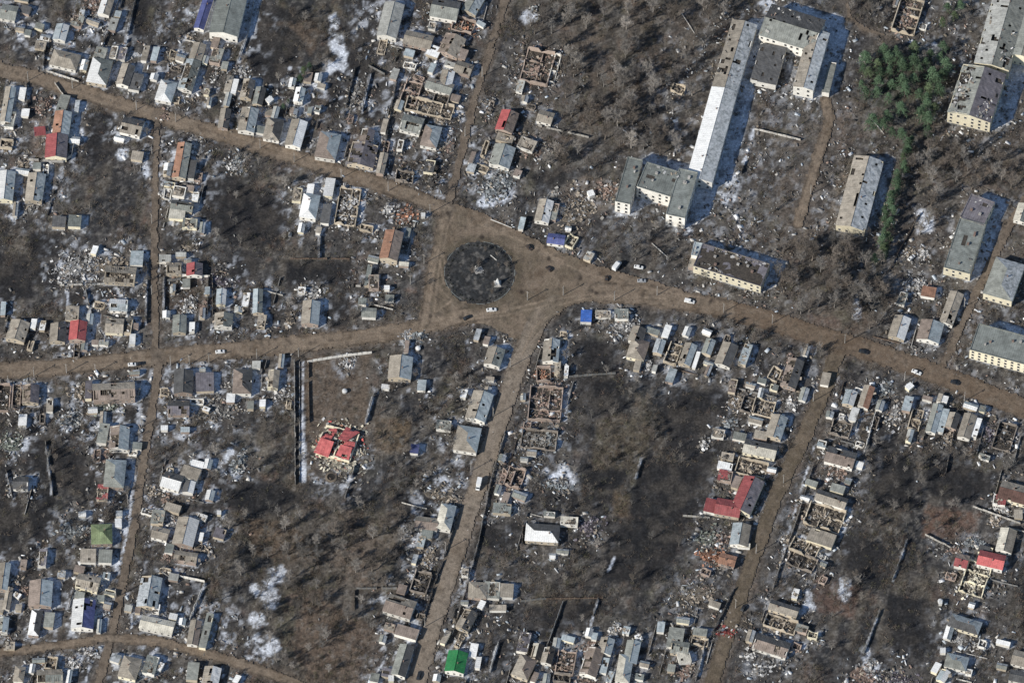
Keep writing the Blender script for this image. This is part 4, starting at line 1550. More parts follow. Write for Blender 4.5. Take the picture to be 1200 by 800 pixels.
        zr = h + k2 * pitch * 1.1
        for s in (-1, 1):
            col = c1 if s == front else c2
            sheet((-L / 2, s * W / 2, E), (L / 2, s * W / 2, E), (hx, s * 0.02, zr), (-hx, s * 0.02, zr), b.dmg, sd + s).build('roof_slope', ROOFM[col], root)
        for s in (-1, 1):
            col = (c1 if s == -1 else c2)
            sheet((s * L / 2, -W / 2, E), (s * L / 2, W / 2, E), (s * (hx + .01), 0.01, zr), (s * (hx + .01), -0.01, zr), 0, sd + 3 + s).build('hip_slope', ROOFM[col], root)
        rz_ = zr
    else:
        if big:
            sheet((-l2 + T, -k2 + T, h - 0.25), (l2 - T, -k2 + T, h - 0.25), (l2 - T, k2 - T, h - 0.15), (-l2 + T, k2 - T, h - 0.15), b.dmg, sd, 2.0, 0.08, 0.02).build('roof', ROOFM[c1], root)
            m2 = MB()
            for s in (-1, 1):
                m2.wallseg((-l2, s * (k2 - T / 2)), (l2, s * (k2 - T / 2)), T + 0.12, h - 0.02, h + 0.12)
                m2.wallseg((s * (l2 - T / 2), -k2 + T + .07), (s * (l2 - T / 2), k2 - T - .07), T + 0.12, h - 0.02, h + 0.115)
            m2.build('parapet', ROOFM[c1], root)
            for i in range(max(int(L / 7), 2)):
                m2 = MB(); x, y = rr.uniform(-.75, .75) * l2, rr.uniform(-.5, .5) * k2
                s_ = rr.uniform(0.7, 1.3)
                m2.box((x, y, h + 0.3), (s_, s_ * 0.8, 0.9)); m2.box((x, y, h + 0.8), (s_ + .2, s_ * .8 + .2, 0.12)); m2.build('roof_vent', M_CHIM if rr.random() < .5 else M_CONC, root)
        else:
            za, zb = (h - 0.03, h + 0.27) if front < 0 else (h + 0.27, h - 0.03)
            sheet((-L / 2, -W / 2, za), (L / 2, -W / 2, za), (L / 2, W / 2, zb), (-L / 2, W / 2, zb), b.dmg, sd, 1.2, 0.1).build('roof', ROOFM[c1], root)
        rz_ = h
    if b.dmg and big:                       # masonry and torn sheeting lying on the roof
        mb = MB()
        for i in range(int(min(b.area * (.55 if b.dmg > 1 else .16), 420))):
            x, y = rr.uniform(-.95, .95) * l2, rr.uniform(-.92, .92) * k2
            if vn2(x * .12 + 9, y * .12 + 3) < .42: continue
            z = h + (k2 - abs(y)) * pitch * (b.kind in 'GH') + (.02 if b.kind in 'GH' else -.18)
            scrap(mb, x, y, z, rr, PAL[rr.choice('wwgtdk')], .3, 2.2)
        mb.build('rubble', M_TINT, root)['kind'] = 'stuff'
    if b.dmg >= 2 and not big:
        m2 = MB()
        for i in range(int(L / 0.9)):
            x = -L / 2 + 0.45 + i * 0.9
            if rr.random() < 0.75:
                for s in (-1, 1):
                    if rr.random() < .8: m2.tube([(x, s * k2, h - 0.05), (x + rr.uniform(-.2, .2), 0.05 * s, h + k2 * (pitch if rise else 0.02) - 0.15)], 0.07, 4)
        if m2.f: m2.build('roof_frame', M_WOOD, root)['kind'] = 'stuff'
        rubble_mesh(L * .9, W * .9, 0.5, 't', rr, int(min(20 + b.area * .3, 70)), 'wtdkg').build('rubble', M_TINT, root).location = (0, 0, h - 0.25)
    if b.kind in 'GH' and b.area > 42 and not big and b.dmg < 2:
        chimney(root, rr.uniform(-.3, .3) * L, rr.choice((-1, 1)) * W * 0.1, rz_ + 0.15)
    if big and b.kind == 'G':
        for i in range(max(int(L / 12), 2)):
            chimney(root, rr.uniform(-.42, .42) * L, rr.uniform(-.15, .15) * W, rz_ - 0.1)
    # windows: rows of them on blocks, a few on houses
    if b.wr or (b.kind in 'GH' and b.area > 48):
        for out, half, dist in (((0, -1), l2, k2), ((0, 1), l2, k2), ((-1, 0), k2, l2), ((1, 0), k2, l2)):
            wx = b.d * out[0] + b.n * out[1]
            if wx.y > 0.35 or (wx.x > 0.6 and not b.wr):
                continue
            rows = b.wr or 1
            gap = 3.0 if b.wr else 2.6
            n = int((2 * half - 1.2) / gap)
            if n < 1: continue
            for r in range(rows):
                fl = (h - 0.3) / rows
                z = fl * r + (fl * 0.56 if rows > 1 else min(1.6, h * 0.55))
                for i in range(n):
                    if b.dmg and rr.random() < 0.15: continue
                    t = -half + half * 2 * (i + 0.5) / n
                    x, y = (t, out[1] * dist) if out[0] == 0 else (out[0] * dist, t)
                    put_window(root, x, y, z, out, 1.3 if b.wr else 1.0, min(1.6 if b.wr else 1.15, fl * .6))
for i_, b in enumerate(BS):
    make_building(b, i_)
# ------------------------------------------------------------------ the collapsed red-roofed house (centre left)
def red_ruin():
    c = P(396, 520, 0)
    root = empty('ruined_house', c, R(-15))
    tag(root, 'collapsed house with shattered bright red roof sections over cream rubble', 'ruin', 'buildings of the shelled town')
    rr = random.Random(4)
    mb = MB()
    for a, b2, t in (((-7.5, -7), (7, -7.5), 2.2), ((7, -7.1), (7.4, 6), 1.8), ((-7.6, -6.5), (-7.4, 3), 2.4), ((-7, 6.8), (3, 7), 1.6), ((0, -6.8), (0.3, 5), 1.7)):
        n = 6
        for i in range(n):
            p, q = Vector(a).lerp(Vector(b2), i / n), Vector(a).lerp(Vector(b2), (i + 1) / n)
            mb.wallseg(p, q, 0.45, 0, t * rr.uniform(.5, 1.1), t * rr.uniform(.5, 1.1))
    mb.build('wall', WALLM['y'], root)
    for pts, dm in ((((-8.3, -7.6, 2.0), (-1.8, -8.4, 1.9), (-1.2, -1.5, 4.0), (-7.0, -1.0, 3.9)), 1), (((0.6, -8, 1.6), (6.6, -7.4, 1.3), (6.8, -1.8, 3.2), (1.8, -1.8, 3.6)), 1), (((0.0, 0.4, 4.2), (3.5, -0.6, 4.4), (7.6, 6.8, 2.0), (1.5, 7.8, 2.1)), 1), (((2.6, -1.5, 3.0), (7.4, -2.2, 2.0), (7.2, 1.2, 2.6), (3.4, 0.4, 3.9)), 1), (((-7.8, -0.6, 2.6), (-3.0, -1.2, 3.2), (-2.6, 2.0, 2.2), (-7.2, 2.6, 1.5)), 2), (((-5.5, 1.0, 3.6), (-0.8, 0.8, 3.6), (-2.0, 5.8, 2.3), (-5.2, 5.2, 1.9)), 2)):
        sheet(pts[0], pts[1], pts[2], pts[3], dm, rr.randint(0, 90), 1.1, 0.1, 0.09).build('roof_slope', ROOFM['r'], root)
    root.scale = (1.18, 1.18, 1.1)
    rubble_mesh(19, 19, 1.6, 'c', rr, 520, 'wctodrr').build('rubble', M_TINT, root)['kind'] = 'stuff'
red_ruin()
mb = MB()
for r0, r1, z0, z1 in ((0, .55, -.05, .02), (.55, 1.0, .02, .35), (1.0, 1.5, .35, .02)):
    for i in range(14):
        a, a2 = i / 14 * 6.283, (i + 1) / 14 * 6.283
        mb.face([(math.cos(a) * r0 * 2, math.sin(a) * r0 * 2, z0), (math.cos(a) * r1 * 2, math.sin(a) * r1 * 2, z1), (math.cos(a2) * r1 * 2, math.sin(a2) * r1 * 2, z1), (math.cos(a2) * r0 * 2, math.sin(a2) * r0 * 2, z0)], (0.02, .018, .016) if r1 < 1.1 else (0.16, .13, .1))
o = mb.build('shell_crater', M_TINT); o.location = P(388, 559) + Vector((0, 0, .12))
tag(o, 'small dark shell crater in the grass below the collapsed red-roofed house', 'crater')

# ------------------------------------------------------------------ fences
FM = {'p': M_PALE, 'g': weathered('slate fence sheet', (0.20, 0.20, 0.195)), 'c': M_CONC, 'm': weathered('rusty mesh fence', (0.15, 0.11, 0.085)), 'l': WALLM['w'], 'k': M_PALE}
FW = {'p': 'pale board fence', 'g': 'grey slate-sheet fence', 'c': 'concrete panel wall', 'm': 'rusty brown fence', 'l': 'white limewashed wall', 'k': 'low pale kerb wall'}
for ln in FENCES.strip().splitlines():
    t = ln.split()
    k = t[0]
    pts = [P(float(t[i]), float(t[i + 1])) for i in range(1, len(t), 2)]
    rr = random.Random(len(ln) + int(float(t[1])))
    root = empty('fence' if k in 'pgm' else 'wall', pts[0])
    hgt = {'p': 1.7, 'g': 1.8, 'c': 2.1, 'm': 1.4, 'l': 2.0, 'k': 0.35}[k]
    mb, m2 = MB(), MB()
    for a, b2 in zip(pts, pts[1:]):
        n = max(int((b2 - a).length / 2.2), 1)
        for i in range(n):
            p, q = a.lerp(b2, i / n) - pts[0], a.lerp(b2, (i + 1) / n) - pts[0]
            m2.box((p.x, p.y, hgt / 2 + .05), (0.16, 0.16, hgt + 0.25))
            if rr.random() < 0.06: continue
            lean = Vector((rr.gauss(0, .05), rr.gauss(0, .05), 0)) * hgt
            d = (q - p).normalized() * 0.09
            th = 0.07 if k in 'pgm' else 0.18
            hv = hgt + rr.uniform(-.12, .08)
            nn = Vector((-d.y, d.x, 0)).normalized() * th / 2
            p, q = p + d, q - d
            base_ = [p - nn, q - nn, q + nn, p + nn]
            n0 = len(mb.v)
            mb.v += [(v.x, v.y, 0.02) for v in base_] + [(v.x + lean.x, v.y + lean.y, hv) for v in base_]
            for f in ((4, 5, 6, 7), (0, 1, 5, 4), (1, 2, 6, 5), (2, 3, 7, 6), (3, 0, 4, 7)):
                mb.f.append(tuple(n0 + z for z in f)); mb.c.append(None)
    mb.build('fence_panel', FM[k], root)['kind'] = 'stuff'; m2.build('fence_post', M_CONC if k in 'cl' else M_WOOD, root)['kind'] = 'stuff'
    mx, my = float(t[1]) * .5 + float(t[-2]) * .5, float(t[2]) * .5 + float(t[-1]) * .5
    tag(root, None, 'fence' if k in 'pgm' else 'wall', 'garden fences and walls')
    rank_label(mx, my, FW[k], root)

# short yard fences running back from the houses
_n = 0
_lines = []
while _n < 70 and len(_lines) < 6000:
    _lines.append(0)
    q = rnd.choice(_hosts)
    l_ = rnd.uniform(14, 40) * rnd.choice((-1, 1))
    side = rnd.choice((-1, 1)) * (max(q.Lp, q.Wp) / 2 + rnd.uniform(2, 6))
    if rnd.random() < .75:
        x1, y1 = q.gx + side, q.gy; x2, y2 = x1 - .27 * l_, y1 + l_
    else:
        x1, y1 = q.gx, q.gy + side; x2, y2 = x1 + l_, y1 + .25 * l_
    ok_ = True
    for i in range(9):
        x, y = x1 + (x2 - x1) * i / 8, y1 + (y2 - y1) * i / 8
        xi, yi = min(max(int(x + MG), 0), RW - 1), min(max(int(y + MG), 0), RH - 1)
        if allroad[yi, xi] < 3 or plaza[yi, xi] > 0 or open_land[yi, xi] > 0 or not _free(x, y, 1): ok_ = False; break
    if not ok_ or not (0 < x1 < 1200 and 0 < y1 < 800): continue
    _n += 1
    k = rnd.choice('ppgmk')
    p0, p1 = P(x1, y1), P(x2, y2)
    root = empty('fence' if k != 'k' else 'wall', p0)
    h_ = {'p': 1.3, 'g': 1.3, 'm': 1.1, 'k': .6}[k]
    n_ = max(int((p1 - p0).length / 2.4), 1)
    mb, m2 = MB(), MB()
    for i in range(n_):
        if rnd.random() < .14: continue
        a, b2 = (p1 - p0) * (i / n_), (p1 - p0) * ((i + .95) / n_)
        mb.wallseg(a, b2, .1 if k != 'k' else .25, 0, h_ * rnd.uniform(.75, 1.05), h_ * rnd.uniform(.75, 1.05))
        m2.box((a.x, a.y, h_ / 2), (.14, .14, h_ + .2))
    mb.build('fence_panel', FM[k], root)['kind'] = 'stuff'; m2.build('fence_post', M_WOOD, root)['kind'] = 'stuff'
    tag(root, None, 'fence' if k != 'k' else 'wall', 'garden fences and walls')
    rank_label((x1 + x2) / 2, (y1 + y2) / 2, FW[k].replace('fence', 'yard fence'), root)

# ------------------------------------------------------------------ utility poles
POLES = [(33, 95), (85, 104), (160, 129), (206, 143), (305, 174), (345, 190), (400, 209), (455, 224), (10, 451), (40, 441), (78, 437), (112, 437), (200, 428), (222, 427), (245, 425), (301, 420), (350, 418), (497, 309), (504, 250), (481, 333),
         (522, 645), (498, 734), (552, 552), (578, 488), (598, 430), (770, 346), (848, 366), (905, 379), (990, 402), (1060, 446), (1130, 470), (953, 470), (918, 566), (886, 648), (862, 712), (545, 160), (565, 90), (178, 180), (178, 262), (178, 345), (166, 500), (150, 590), (136, 700), (1130, 360), (950, 228), (618, 352), (660, 346), (720, 352)]
mb = MB(); mb.tube([(0, 0, 0), (0, 0, 8.2)], [0.20, 0.14], 7); POLE_POST = mb.mesh('post', M_CONC)
mb = MB(); mb.box((0, 0, 7.7), (0.12, 1.9, 0.13)); mb.box((0, 0, 7.1), (0.10, 1.3, 0.1)); POLE_ARM = mb.mesh('crossarm', M_WOOD)
mb = MB()
for y in (-.85, -.3, .3, .85): mb.box((0, y, 7.86), (0.1, 0.1, 0.2))
POLE_INS = mb.mesh('insulator', M_PALE)
for (x, y) in POLES:
    o = empty('utility_pole', P(x, y), rnd.uniform(0, 3.1))
    tag(o, None, 'utility pole', 'utility poles along the streets')
    link('post', POLE_POST, o); link('crossarm', POLE_ARM, o); link('insulator', POLE_INS, o)
    rank_label(x, y, 'concrete utility pole', o)
# fallen poles and trunks
for (x1, y1, x2, y2, lab) in ((764, 285, 784, 303, 'pale concrete pole lying fallen north of the parked white cars'), (1020, 138, 1036, 157, 'thin pale pole lying across the pine grove'), (799, 16, 815, 41, 'pale fallen pole lying in the wood west of the school wing'),
                              (575, 299, 582, 305, 'short pale pole lying on the roundabout island'), (575, 257, 600, 267, 'long pale pipe lying along the plaza edge')):
    a, b2 = P(x1, y1, .3), P(x2, y2, .3)
    root = empty('fallen_pole', a)
    mb = MB(); mb.tube([(0, 0, 0), (b2 - a) * 0.5 + Vector((0, 0, .1)), b2 - a], [0.26, 0.23, 0.18], 7, cap=True); mb.build('shaft', M_PALE, root)
    d = (b2 - a).normalized(); n = Vector((-d.y, d.x, 0))
    mb = MB(); mb.tube([(b2 - a) - d * .7 + n * .8, (b2 - a) - d * .7 - n * .8], 0.07, 4); mb.build('crossarm', M_WOOD, root)
    tag(root, lab, 'pole')

# ------------------------------------------------------------------ roundabout monument
root = empty('monument', P(583, 333))
mb = MB(); mb.box((0, 0, 0.3), (3.6, 3.6, 0.6)); mb.box((0, 0, 0.85), (2.6, 2.6, 0.5)); mb.build('plinth', M_CONC, root)
mb = MB(); n0 = 0
mb.v += [(-.95, -.95, 1.1), (.95, -.95, 1.1), (.95, .95, 1.1), (-.95, .95, 1.1), (-.12, -.12, 5.2), (.12, -.12, 5.2), (.12, .12, 5.2), (-.12, .12, 5.2)]
for f in ((4, 5, 6, 7), (0, 1, 5, 4), (1, 2, 6, 5), (2, 3, 7, 6), (3, 0, 4, 7)): mb.f.append(f); mb.c.append(None)
mb.build('obelisk', ROOFM['w'], root)
tag(root, 'small white pointed monument on the east side of the roundabout island', 'monument')
root = empty('memorial', P(561, 317))
mb = MB(); mb.box((0, 0, .2), (4.5, 3.2, .4), Matrix.Rotation(.5, 3, 'Z')); mb.build('plinth', M_CONC, root)
mb = MB()
rr = random.Random(3)
for i in range(9): scrap(mb, rr.uniform(-3, 3), rr.uniform(-2, 2), .5, rr, PAL['g'], .6, 1.8)
mb.build('rubble', M_TINT, root)
tag(root, 'broken grey memorial platform in the middle of the roundabout island', 'memorial')

# ------------------------------------------------------------------ vehicles
def paint(name, c, rough=0.35):
    m, nt, b = mat_new(name)
    nt.links.new(mix(nt, c, ramp(nt, noise(nt, 2.0, 4, .7, position(nt)), [(.3, .75), (.7, 1.1)]), 1.0, 'MULTIPLY'), b.inputs['Base Color'])
    b.inputs['Roughness'].default_value = rough
    return m
V_WHITE, V_DARK, V_GREY, V_BURNT = paint('white car paint', (0.78, 0.78, 0.76)), paint('dark car paint', (0.03, 0.032, 0.036)), paint('silver car paint', (0.36, 0.37, 0.38)), paint('burnt bodywork', (0.06, 0.045, 0.038), .9)
M_LAMP = paint('headlight lens', (0.5, 0.5, 0.48), .15)
def loft(mb, secs):
    """secs: list of (x, half width bottom, half width top, z0, z1)"""
    base = len(mb.v)
    for x, wb, wt, z0, z1 in secs:
        mb.v += [(x, -wb, z0), (x, -wb, (z0 + z1) / 2), (x, -wt, z1), (x, wt, z1), (x, wb, (z0 + z1) / 2), (x, wb, z0)]
    for i in range(len(secs) - 1):
        a, b2 = base + i * 6, base + (i + 1) * 6
        for k in range(6):
            k2 = (k + 1) % 6
            mb.f.append((a + k, a + k2, b2 + k2, b2 + k)); mb.c.append(None)
    mb.f.append(tuple(base + k for k in range(5, -1, -1))); mb.c.append(None)
    e = base + (len(secs) - 1) * 6
    mb.f.append(tuple(e + k for k in range(6))); mb.c.append(None)
def wheels(root, xs, y, r=.33):
    for x in xs:
        for s in (-1, 1):
            mb = MB(); mb.tube([(0, -.11, 0), (0, .11, 0)], r, 12); mb.face([(math.cos(k * .5236) * r, -.11, math.sin(k * .5236) * r) for k in range(12)])
            w = mb.build('wheel', M_TIRE, root); w.location = (x, s * y, r)
            mb = MB(); mb.tube([(0, -.125, 0), (0, .125, 0)], r * .55, 8); mb.face([(math.cos(k * .785) * r * .55, -.125, math.sin(k * .785) * r * .55) for k in range(8)])
            mb.build('rim', V_GREY, w)
def car(px, py, ang, paintm, label, kind='car', L=4.5):
    a = R(ang)
    p0, p1 = P(px, py), P(px + math.cos(a) * 10, py - math.sin(a) * 10)
    root = empty({'car': 'parked_car', 'van': 'van', 'truck': 'box_truck'}[kind], (p0.x, p0.y, .24), math.atan2(p1.y - p0.y, p1.x - p0.x))
    tag(root, label, {'car': 'car', 'van': 'van', 'truck': 'truck'}[kind], 'vehicles on the streets')
    k = L / 4.5
    if kind == 'truck':
        mb = MB(); loft(mb, [(-L / 2, 1.15, 1.12, .75, 3.0), (L * .18, 1.15, 1.12, .75, 3.0)]); mb.build('cargo_box', paintm, root)
        mb = MB(); loft(mb, [(L * .22, .98, .9, .45, 2.2), (L * .36, 1.0, .86, .45, 2.15), (L * .44, 1.0, .9, .45, 1.35), (L / 2, .95, .9, .45, 1.1)]); mb.build('cab', paintm, root)
        mb = MB(); mb.face([(L * .372, -.8, 2.08), (L * .372, .8, 2.08), (L * .447, .84, 1.38), (L * .447, -.84, 1.38)]); mb.build('windshield', M_GLASS, root)
        mb = MB(); mb.box((0, 0, .6), (L * .92, .9, .2)); mb.build('chassis', M_TIRE, root)
        wheels(root, (-L * .3, L * .34), .92, .42)
        hx, hz = L / 2 + .01, .8
    else:
        v = kind == 'van'
        mb = MB()
        loft(mb, [(-2.25 * k, .74, .66, .35, .86), (-2.05 * k, .86, .78, .24, 1.0), (-.9 * k, .88, .84, .22, 1.0), (.9 * k, .88, .84, .22, .98), (1.95 * k, .84, .76, .24, .86), (2.25 * k, .72, .62, .34, .72)])
        mb.build('body', paintm, root)
        mb = MB()
        if v: loft(mb, [(-2.1 * k, .8, .74, .98, 1.8), (.5 * k, .8, .74, .98, 1.85), (1.35 * k, .74, .7, .96, 1.05)])
        else: loft(mb, [(-1.85 * k, .76, .7, .98, 1.04), (-1.15 * k, .78, .64, .98, 1.46), (.25 * k, .78, .64, .98, 1.48), (1.1 * k, .74, .68, .96, 1.02)])
        mb.build('cabin', paintm, root)
        x0, x1 = (.5, 1.35) if v else (.27, 1.1)
        zt, zb = (1.85, 1.05) if v else (1.48, 1.02)
        def pane(name, pts):
            mb = MB(); mb.face(pts); mb.build(name, M_GLASS, root)
        e = .02
        pane('windshield', [(x0 * k + .06, -.6, zt - .03 + e), (x0 * k + .06, .6, zt - .03 + e), (x1 * k - .03, .66, zb + .05 + e), (x1 * k - .03, -.66, zb + .05 + e)])
        if not v: pane('rear_window', [(-1.2 * k, -.58, 1.44 + e), (-1.8 * k, -.62, 1.08 + e), (-1.8 * k, .62, 1.08 + e), (-1.2 * k, .58, 1.44 + e)])
        for s in (-1, 1):
            pane('side_window', [(-1.0 * k, s * .80, 1.02), (.75 * k, s * .80, 1.02), (.2 * k, s * .68, 1.42), (-1.0 * k, s * .68, 1.42)] if not v else [(-.2 * k, s * .82, 1.2), (.85 * k, s * .80, 1.15), (.5 * k, s * .77, 1.7), (-.2 * k, s * .77, 1.7)])
        wheels(root, (-1.35 * k, 1.4 * k), .8)
        hx, hz = 2.2 * k, .66
    for s in (-1, 1):
        mb = MB(); mb.box((hx, s * .6, hz), (.1, .3, .14)); mb.build('headlight', M_LAMP, root)
    return root
car(576, 364, 4, V_WHITE, 'white car driving along the south edge of the roundabout', L=5.0)
car(547.5, 373, 25, V_DARK, 'dark car on the plaza southwest of the white moving car', L=4.2)
car(723, 313, 52, V_WHITE, 'white box truck parked diagonally at the north edge of the plaza', 'truck', 6.0)
car(748.5, 314, -10, V_WHITE, 'white car parked just east of the diagonal white truck', L=4.6)
car(752, 330, 0, V_GREY, 'wrecked silver car on the road south of the parked white car', L=4.3)
car(808, 354, -12, V_WHITE, 'white van on the east street below the battered two-storey block', 'van', 5.2)
car(561, 569, 257, V_WHITE, 'white box truck driving down the south street', 'truck', 6.2)
car(1074, 437, -22, V_WHITE, 'white car on the far part of the east street', L=5.0)
car(258, 413, 5, V_WHITE, 'white car at the north edge of the west street', L=4.6)
car(155, 428, 4, V_WHITE, 'white car near the west street corner, a dark car in front of it', L=4.2)
car(164, 427, 10, V_DARK, 'dark car close in front of a white car on the west street', L=4.0)
car(491, 792, 74, V_DARK, 'dark car near the bottom end of the south street', L=4.8)
car(1012, 413, -16, V_DARK, 'dark car at the top of the southeast lane corner', L=5.0)
car(1119, 449, -18, V_DARK, 'dark car on the east street east of the white car', L=4.4)
car(871, 713, 60, V_DARK, 'dark car on the lower southeast lane', L=3.9)
car(1068, 303, 40, V_WHITE, 'white car among ruins beside the two-storey grey block', L=4.2)
car(643, 316, 140, V_BURNT, 'burnt-out dark car on the plaza below the blue kiosk', L=3.6)
car(620, 291, -40, V_BURNT, 'burnt-out dark car at the plaza edge above the island', L=3.8)
car(711, 327, 80, V_BURNT, 'burnt-out dark car on the plaza south of the white truck', L=3.2)

# water tanks: two pale round ones
for (x, y, r, lab) in ((404, 459, 1.3, 'pale round tank in the grass above the collapsed red-roofed house'), (490, 409, 1.3, 'small pale round tank beside the west street near the roundabout'), (1102, 705, 1.3, 'small white round tank in the dark southeast gardens')):
    root = empty('water_tank', P(x, y))
    mb = MB(); mb.tube([(0, 0, 0), (0, 0, r * .9)], r, 16, cap=False); mb.build('drum', M_PALE, root)
    mb = MB(); mb.tube([(0, 0, r * .9), (0, 0, r * 1.15), (0, 0, r * 1.25)], [r * 1.01, r * .6, r * .15], 16); mb.build('lid', ROOFM['w'], root)
    tag(root, lab, 'water tank')

# ------------------------------------------------------------------ trees
def solid(name, c, rv=True):
    m, nt, b = mat_new(name)
    col = mix(nt, c, ramp(nt, objrand(nt), [(0, .65), (1, 1.4)]), 1.0, 'MULTIPLY') if rv else mix(nt, c, c, 0.0)
    col = mix(nt, col, ramp(nt, noise(nt, .8, 3, .6, position(nt)), [(.3, .75), (.7, 1.25)]), 1.0, 'MULTIPLY')
    nt.links.new(col, b.inputs['Base Color'])
    b.inputs['Roughness'].default_value = 0.95
    b.inputs['Specular IOR Level'].default_value = .1
    return m
BARK = {'brown': solid('brown bark', (0.165, 0.142, 0.121)), 'grey': solid('grey bark', (0.245, 0.225, 0.203)), 'pale': solid('pale bark', (0.33, 0.30, 0.265))}
def bare_tree_mesh(seed, kind):
    rr = random.Random(seed)
    tr, cr = MB(), MB()
    H = 10.0
    up = Vector((0, 0, 1))
    pts = [Vector((0, 0, -.3))]
    for i in range(1, 6):
        pts.append(Vector((rr.gauss(0, .12) * i, rr.gauss(0, .12) * i, H * .86 * i / 5)))
    tr.tube(pts, [.26, .22, .17, .12, .07, .03], 6)
    def ribbon(a, b2, w):
        d = (b2 - a); s = d.cross(Vector((rr.gauss(0, 1), rr.gauss(0, 1), rr.gauss(0, 1)))).normalized() * w
        cr.v += [tuple(a - s), tuple(a + s), tuple(b2)]; n = len(cr.v)
        cr.f.append((n - 3, n - 2, n - 1)); cr.c.append(None)
    def at(t):
        i = min(int(t * 5), 4)
        return pts[i].lerp(pts[i + 1], t * 5 - i)
    nl = rr.randint(9, 12)
    for i in range(nl):
        t = .22 + .74 * i / nl
        a = at(t); ph = i * 2.4 + rr.uniform(-.5, .5)
        ln = H * (.56 - .34 * t) * rr.uniform(.8, 1.2)
        d = Vector((math.cos(ph), math.sin(ph), rr.uniform(.8, 1.9))).normalized()
        m_ = a + d * ln * .5; e = m_ + (d + up * .35).normalized() * ln * .5
        cr.tube([a, m_, e], [.12 * (1.2 - t), .085 * (1.2 - t), .03], 4, cap=False)
        for j in range(7):
            s = .25 + .75 * j / 7
            b0 = a.lerp(m_, s * 2) if s < .5 else m_.lerp(e, s * 2 - 1)
            d2 = (d * .6 + Vector((rr.gauss(0, .6), rr.gauss(0, .6), rr.uniform(.3, 1.2)))).normalized()
            l2 = ln * rr.uniform(.28, .5)
            b1 = b0 + d2 * l2
            cr.tube([b0, b1], [.05, .02], 3, cap=False)
            for k in range(6):
                q0 = b0.lerp(b1, .2 + .8 * k / 6)
                q1 = q0 + (d2 * .5 + Vector((rr.gauss(0, .7), rr.gauss(0, .7), rr.gauss(.25, .5)))).normalized() * rr.uniform(.6, 1.35)
                ribbon(q0, q1, .042)
                for z in range(2):
                    w0 = q0.lerp(q1, rr.uniform(.3, .8))
                    ribbon(w0, w0 + Vector((rr.gauss(0, .4), rr.gauss(0, .4), rr.gauss(.2, .3))), .036)
    return tr.mesh('trunk', BARK[kind]), cr.mesh('crown', BARK[kind])
BARES = [(k, bare_tree_mesh(20 + i * 3, k)) for i, k in enumerate(('brown', 'grey', 'brown', 'pale', 'grey', 'brown', 'grey'))]
def in_poly(x, y, pts):
    ins = False
    for i in range(len(pts)):
        (x1, y1), (x2, y2) = pts[i], pts[(i + 1) % len(pts)]
        if (y < y1) != (y < y2) and x < (x2 - x1) * (y - y1) / (y2 - y1) + x1: ins = not ins
    return ins
def near_building(x, y, pad=0):
    for b in BS:
        if b.kind != 'P' and abs(x - b.gx) < 45 and abs(y - b.gy) < 45:
            dx, dy = x - b.gx, y - b.gy
            a = R(b.ang)
            if abs(dx * math.cos(a) - dy * math.sin(a)) < b.Lp / 2 + pad and abs(dx * -math.sin(a) - dy * math.cos(a)) < b.Wp / 2 + pad: return True
    return False
def ras(img, x, y):
    xi, yi = int(x + MG), int(y + MG)
    return float(img[min(max(yi, 0), RH - 1), min(max(xi, 0), RW - 1)])
GROVE = [(1012, 68), (1030, 58), (1062, 58), (1095, 46), (1114, 55), (1114, 92), (1096, 112), (1098, 152), (1060, 160), (1006, 152), (1008, 110)]
AREAS = [('the wood west of the school wing', [(606, -5), (700, -5), (862, -5), (838, 60), (806, 130), (790, 190), (735, 172), (700, 205), (630, 200), (662, 120), (612, 45)], 74, (8, 13.5)),
         ('the rough ground east of the two-storey street block', [(905, 290), (1000, 285), (1032, 305), (1045, 380), (985, 392), (930, 372), (912, 340)], 34, (9, 14)),
         ('the scrub south of the big cream block', [(1062, 158), (1150, 172), (1195, 180), (1190, 225), (1120, 225), (1085, 285), (1058, 290), (1066, 220)], 26, (7, 12)),
         ('the overgrown gardens around the southwest snow patches', [(245, 505), (345, 580), (350, 600), (470, 560), (520, 585), (470, 640), (470, 700), (420, 760), (395, 795), (330, 790), (255, 705), (250, 640)], 44, (6, 11)),
         ('the gardens between the west street and northwest street', [(215, 150), (300, 185), (400, 225), (360, 300), (480, 365), (400, 385), (340, 380), (290, 290), (215, 300), (195, 250)], 16, (4, 8)),
         ('the thin strip of ground north of the courtyard block', [(990, 5), (1050, -5), (1045, 30), (1020, 30), (1000, 20)], 4, (6, 9)),
         ('the gardens east of the southeast lane', [(1020, 485), (1190, 540), (1150, 590), (1080, 640), (1090, 790), (960, 790), (985, 640), (1010, 560)], 20, (5, 8.5)),
         ('the gardens between the south street and southeast lane', [(640, 400), (850, 450), (840, 560), (800, 640), (760, 690), (580, 690), (610, 560)], 16, (4, 8)),
         ('the gardens west of the south street', [(430, 440), (580, 420), (560, 520), (500, 580), (430, 600)], 16, (4, 7.5)),
         ('the gardens west of the southwest lane', [(0, 480), (150, 500), (140, 640), (0, 650)], 10, (4, 7)),
         ('the northwest garden blocks', [(0, 20), (60, 30), (250, 110), (300, 10), (440, 20), (420, 150), (300, 120), (100, 60)], 12, (4, 7)),
         ('the gaps of the pine grove', GROVE, 5, (5, 8)),
         ('the verge along the broad east street', [(830, 368), (905, 388), (985, 415), (980, 440), (880, 420), (800, 375)], 8, (5, 8)),
         ('the plaza edge below the flat-roofed apartment block', [(680, 280), (790, 265), (810, 320), (700, 300)], 6, (5, 9))]
ISLE_TREES = 9
count = 0
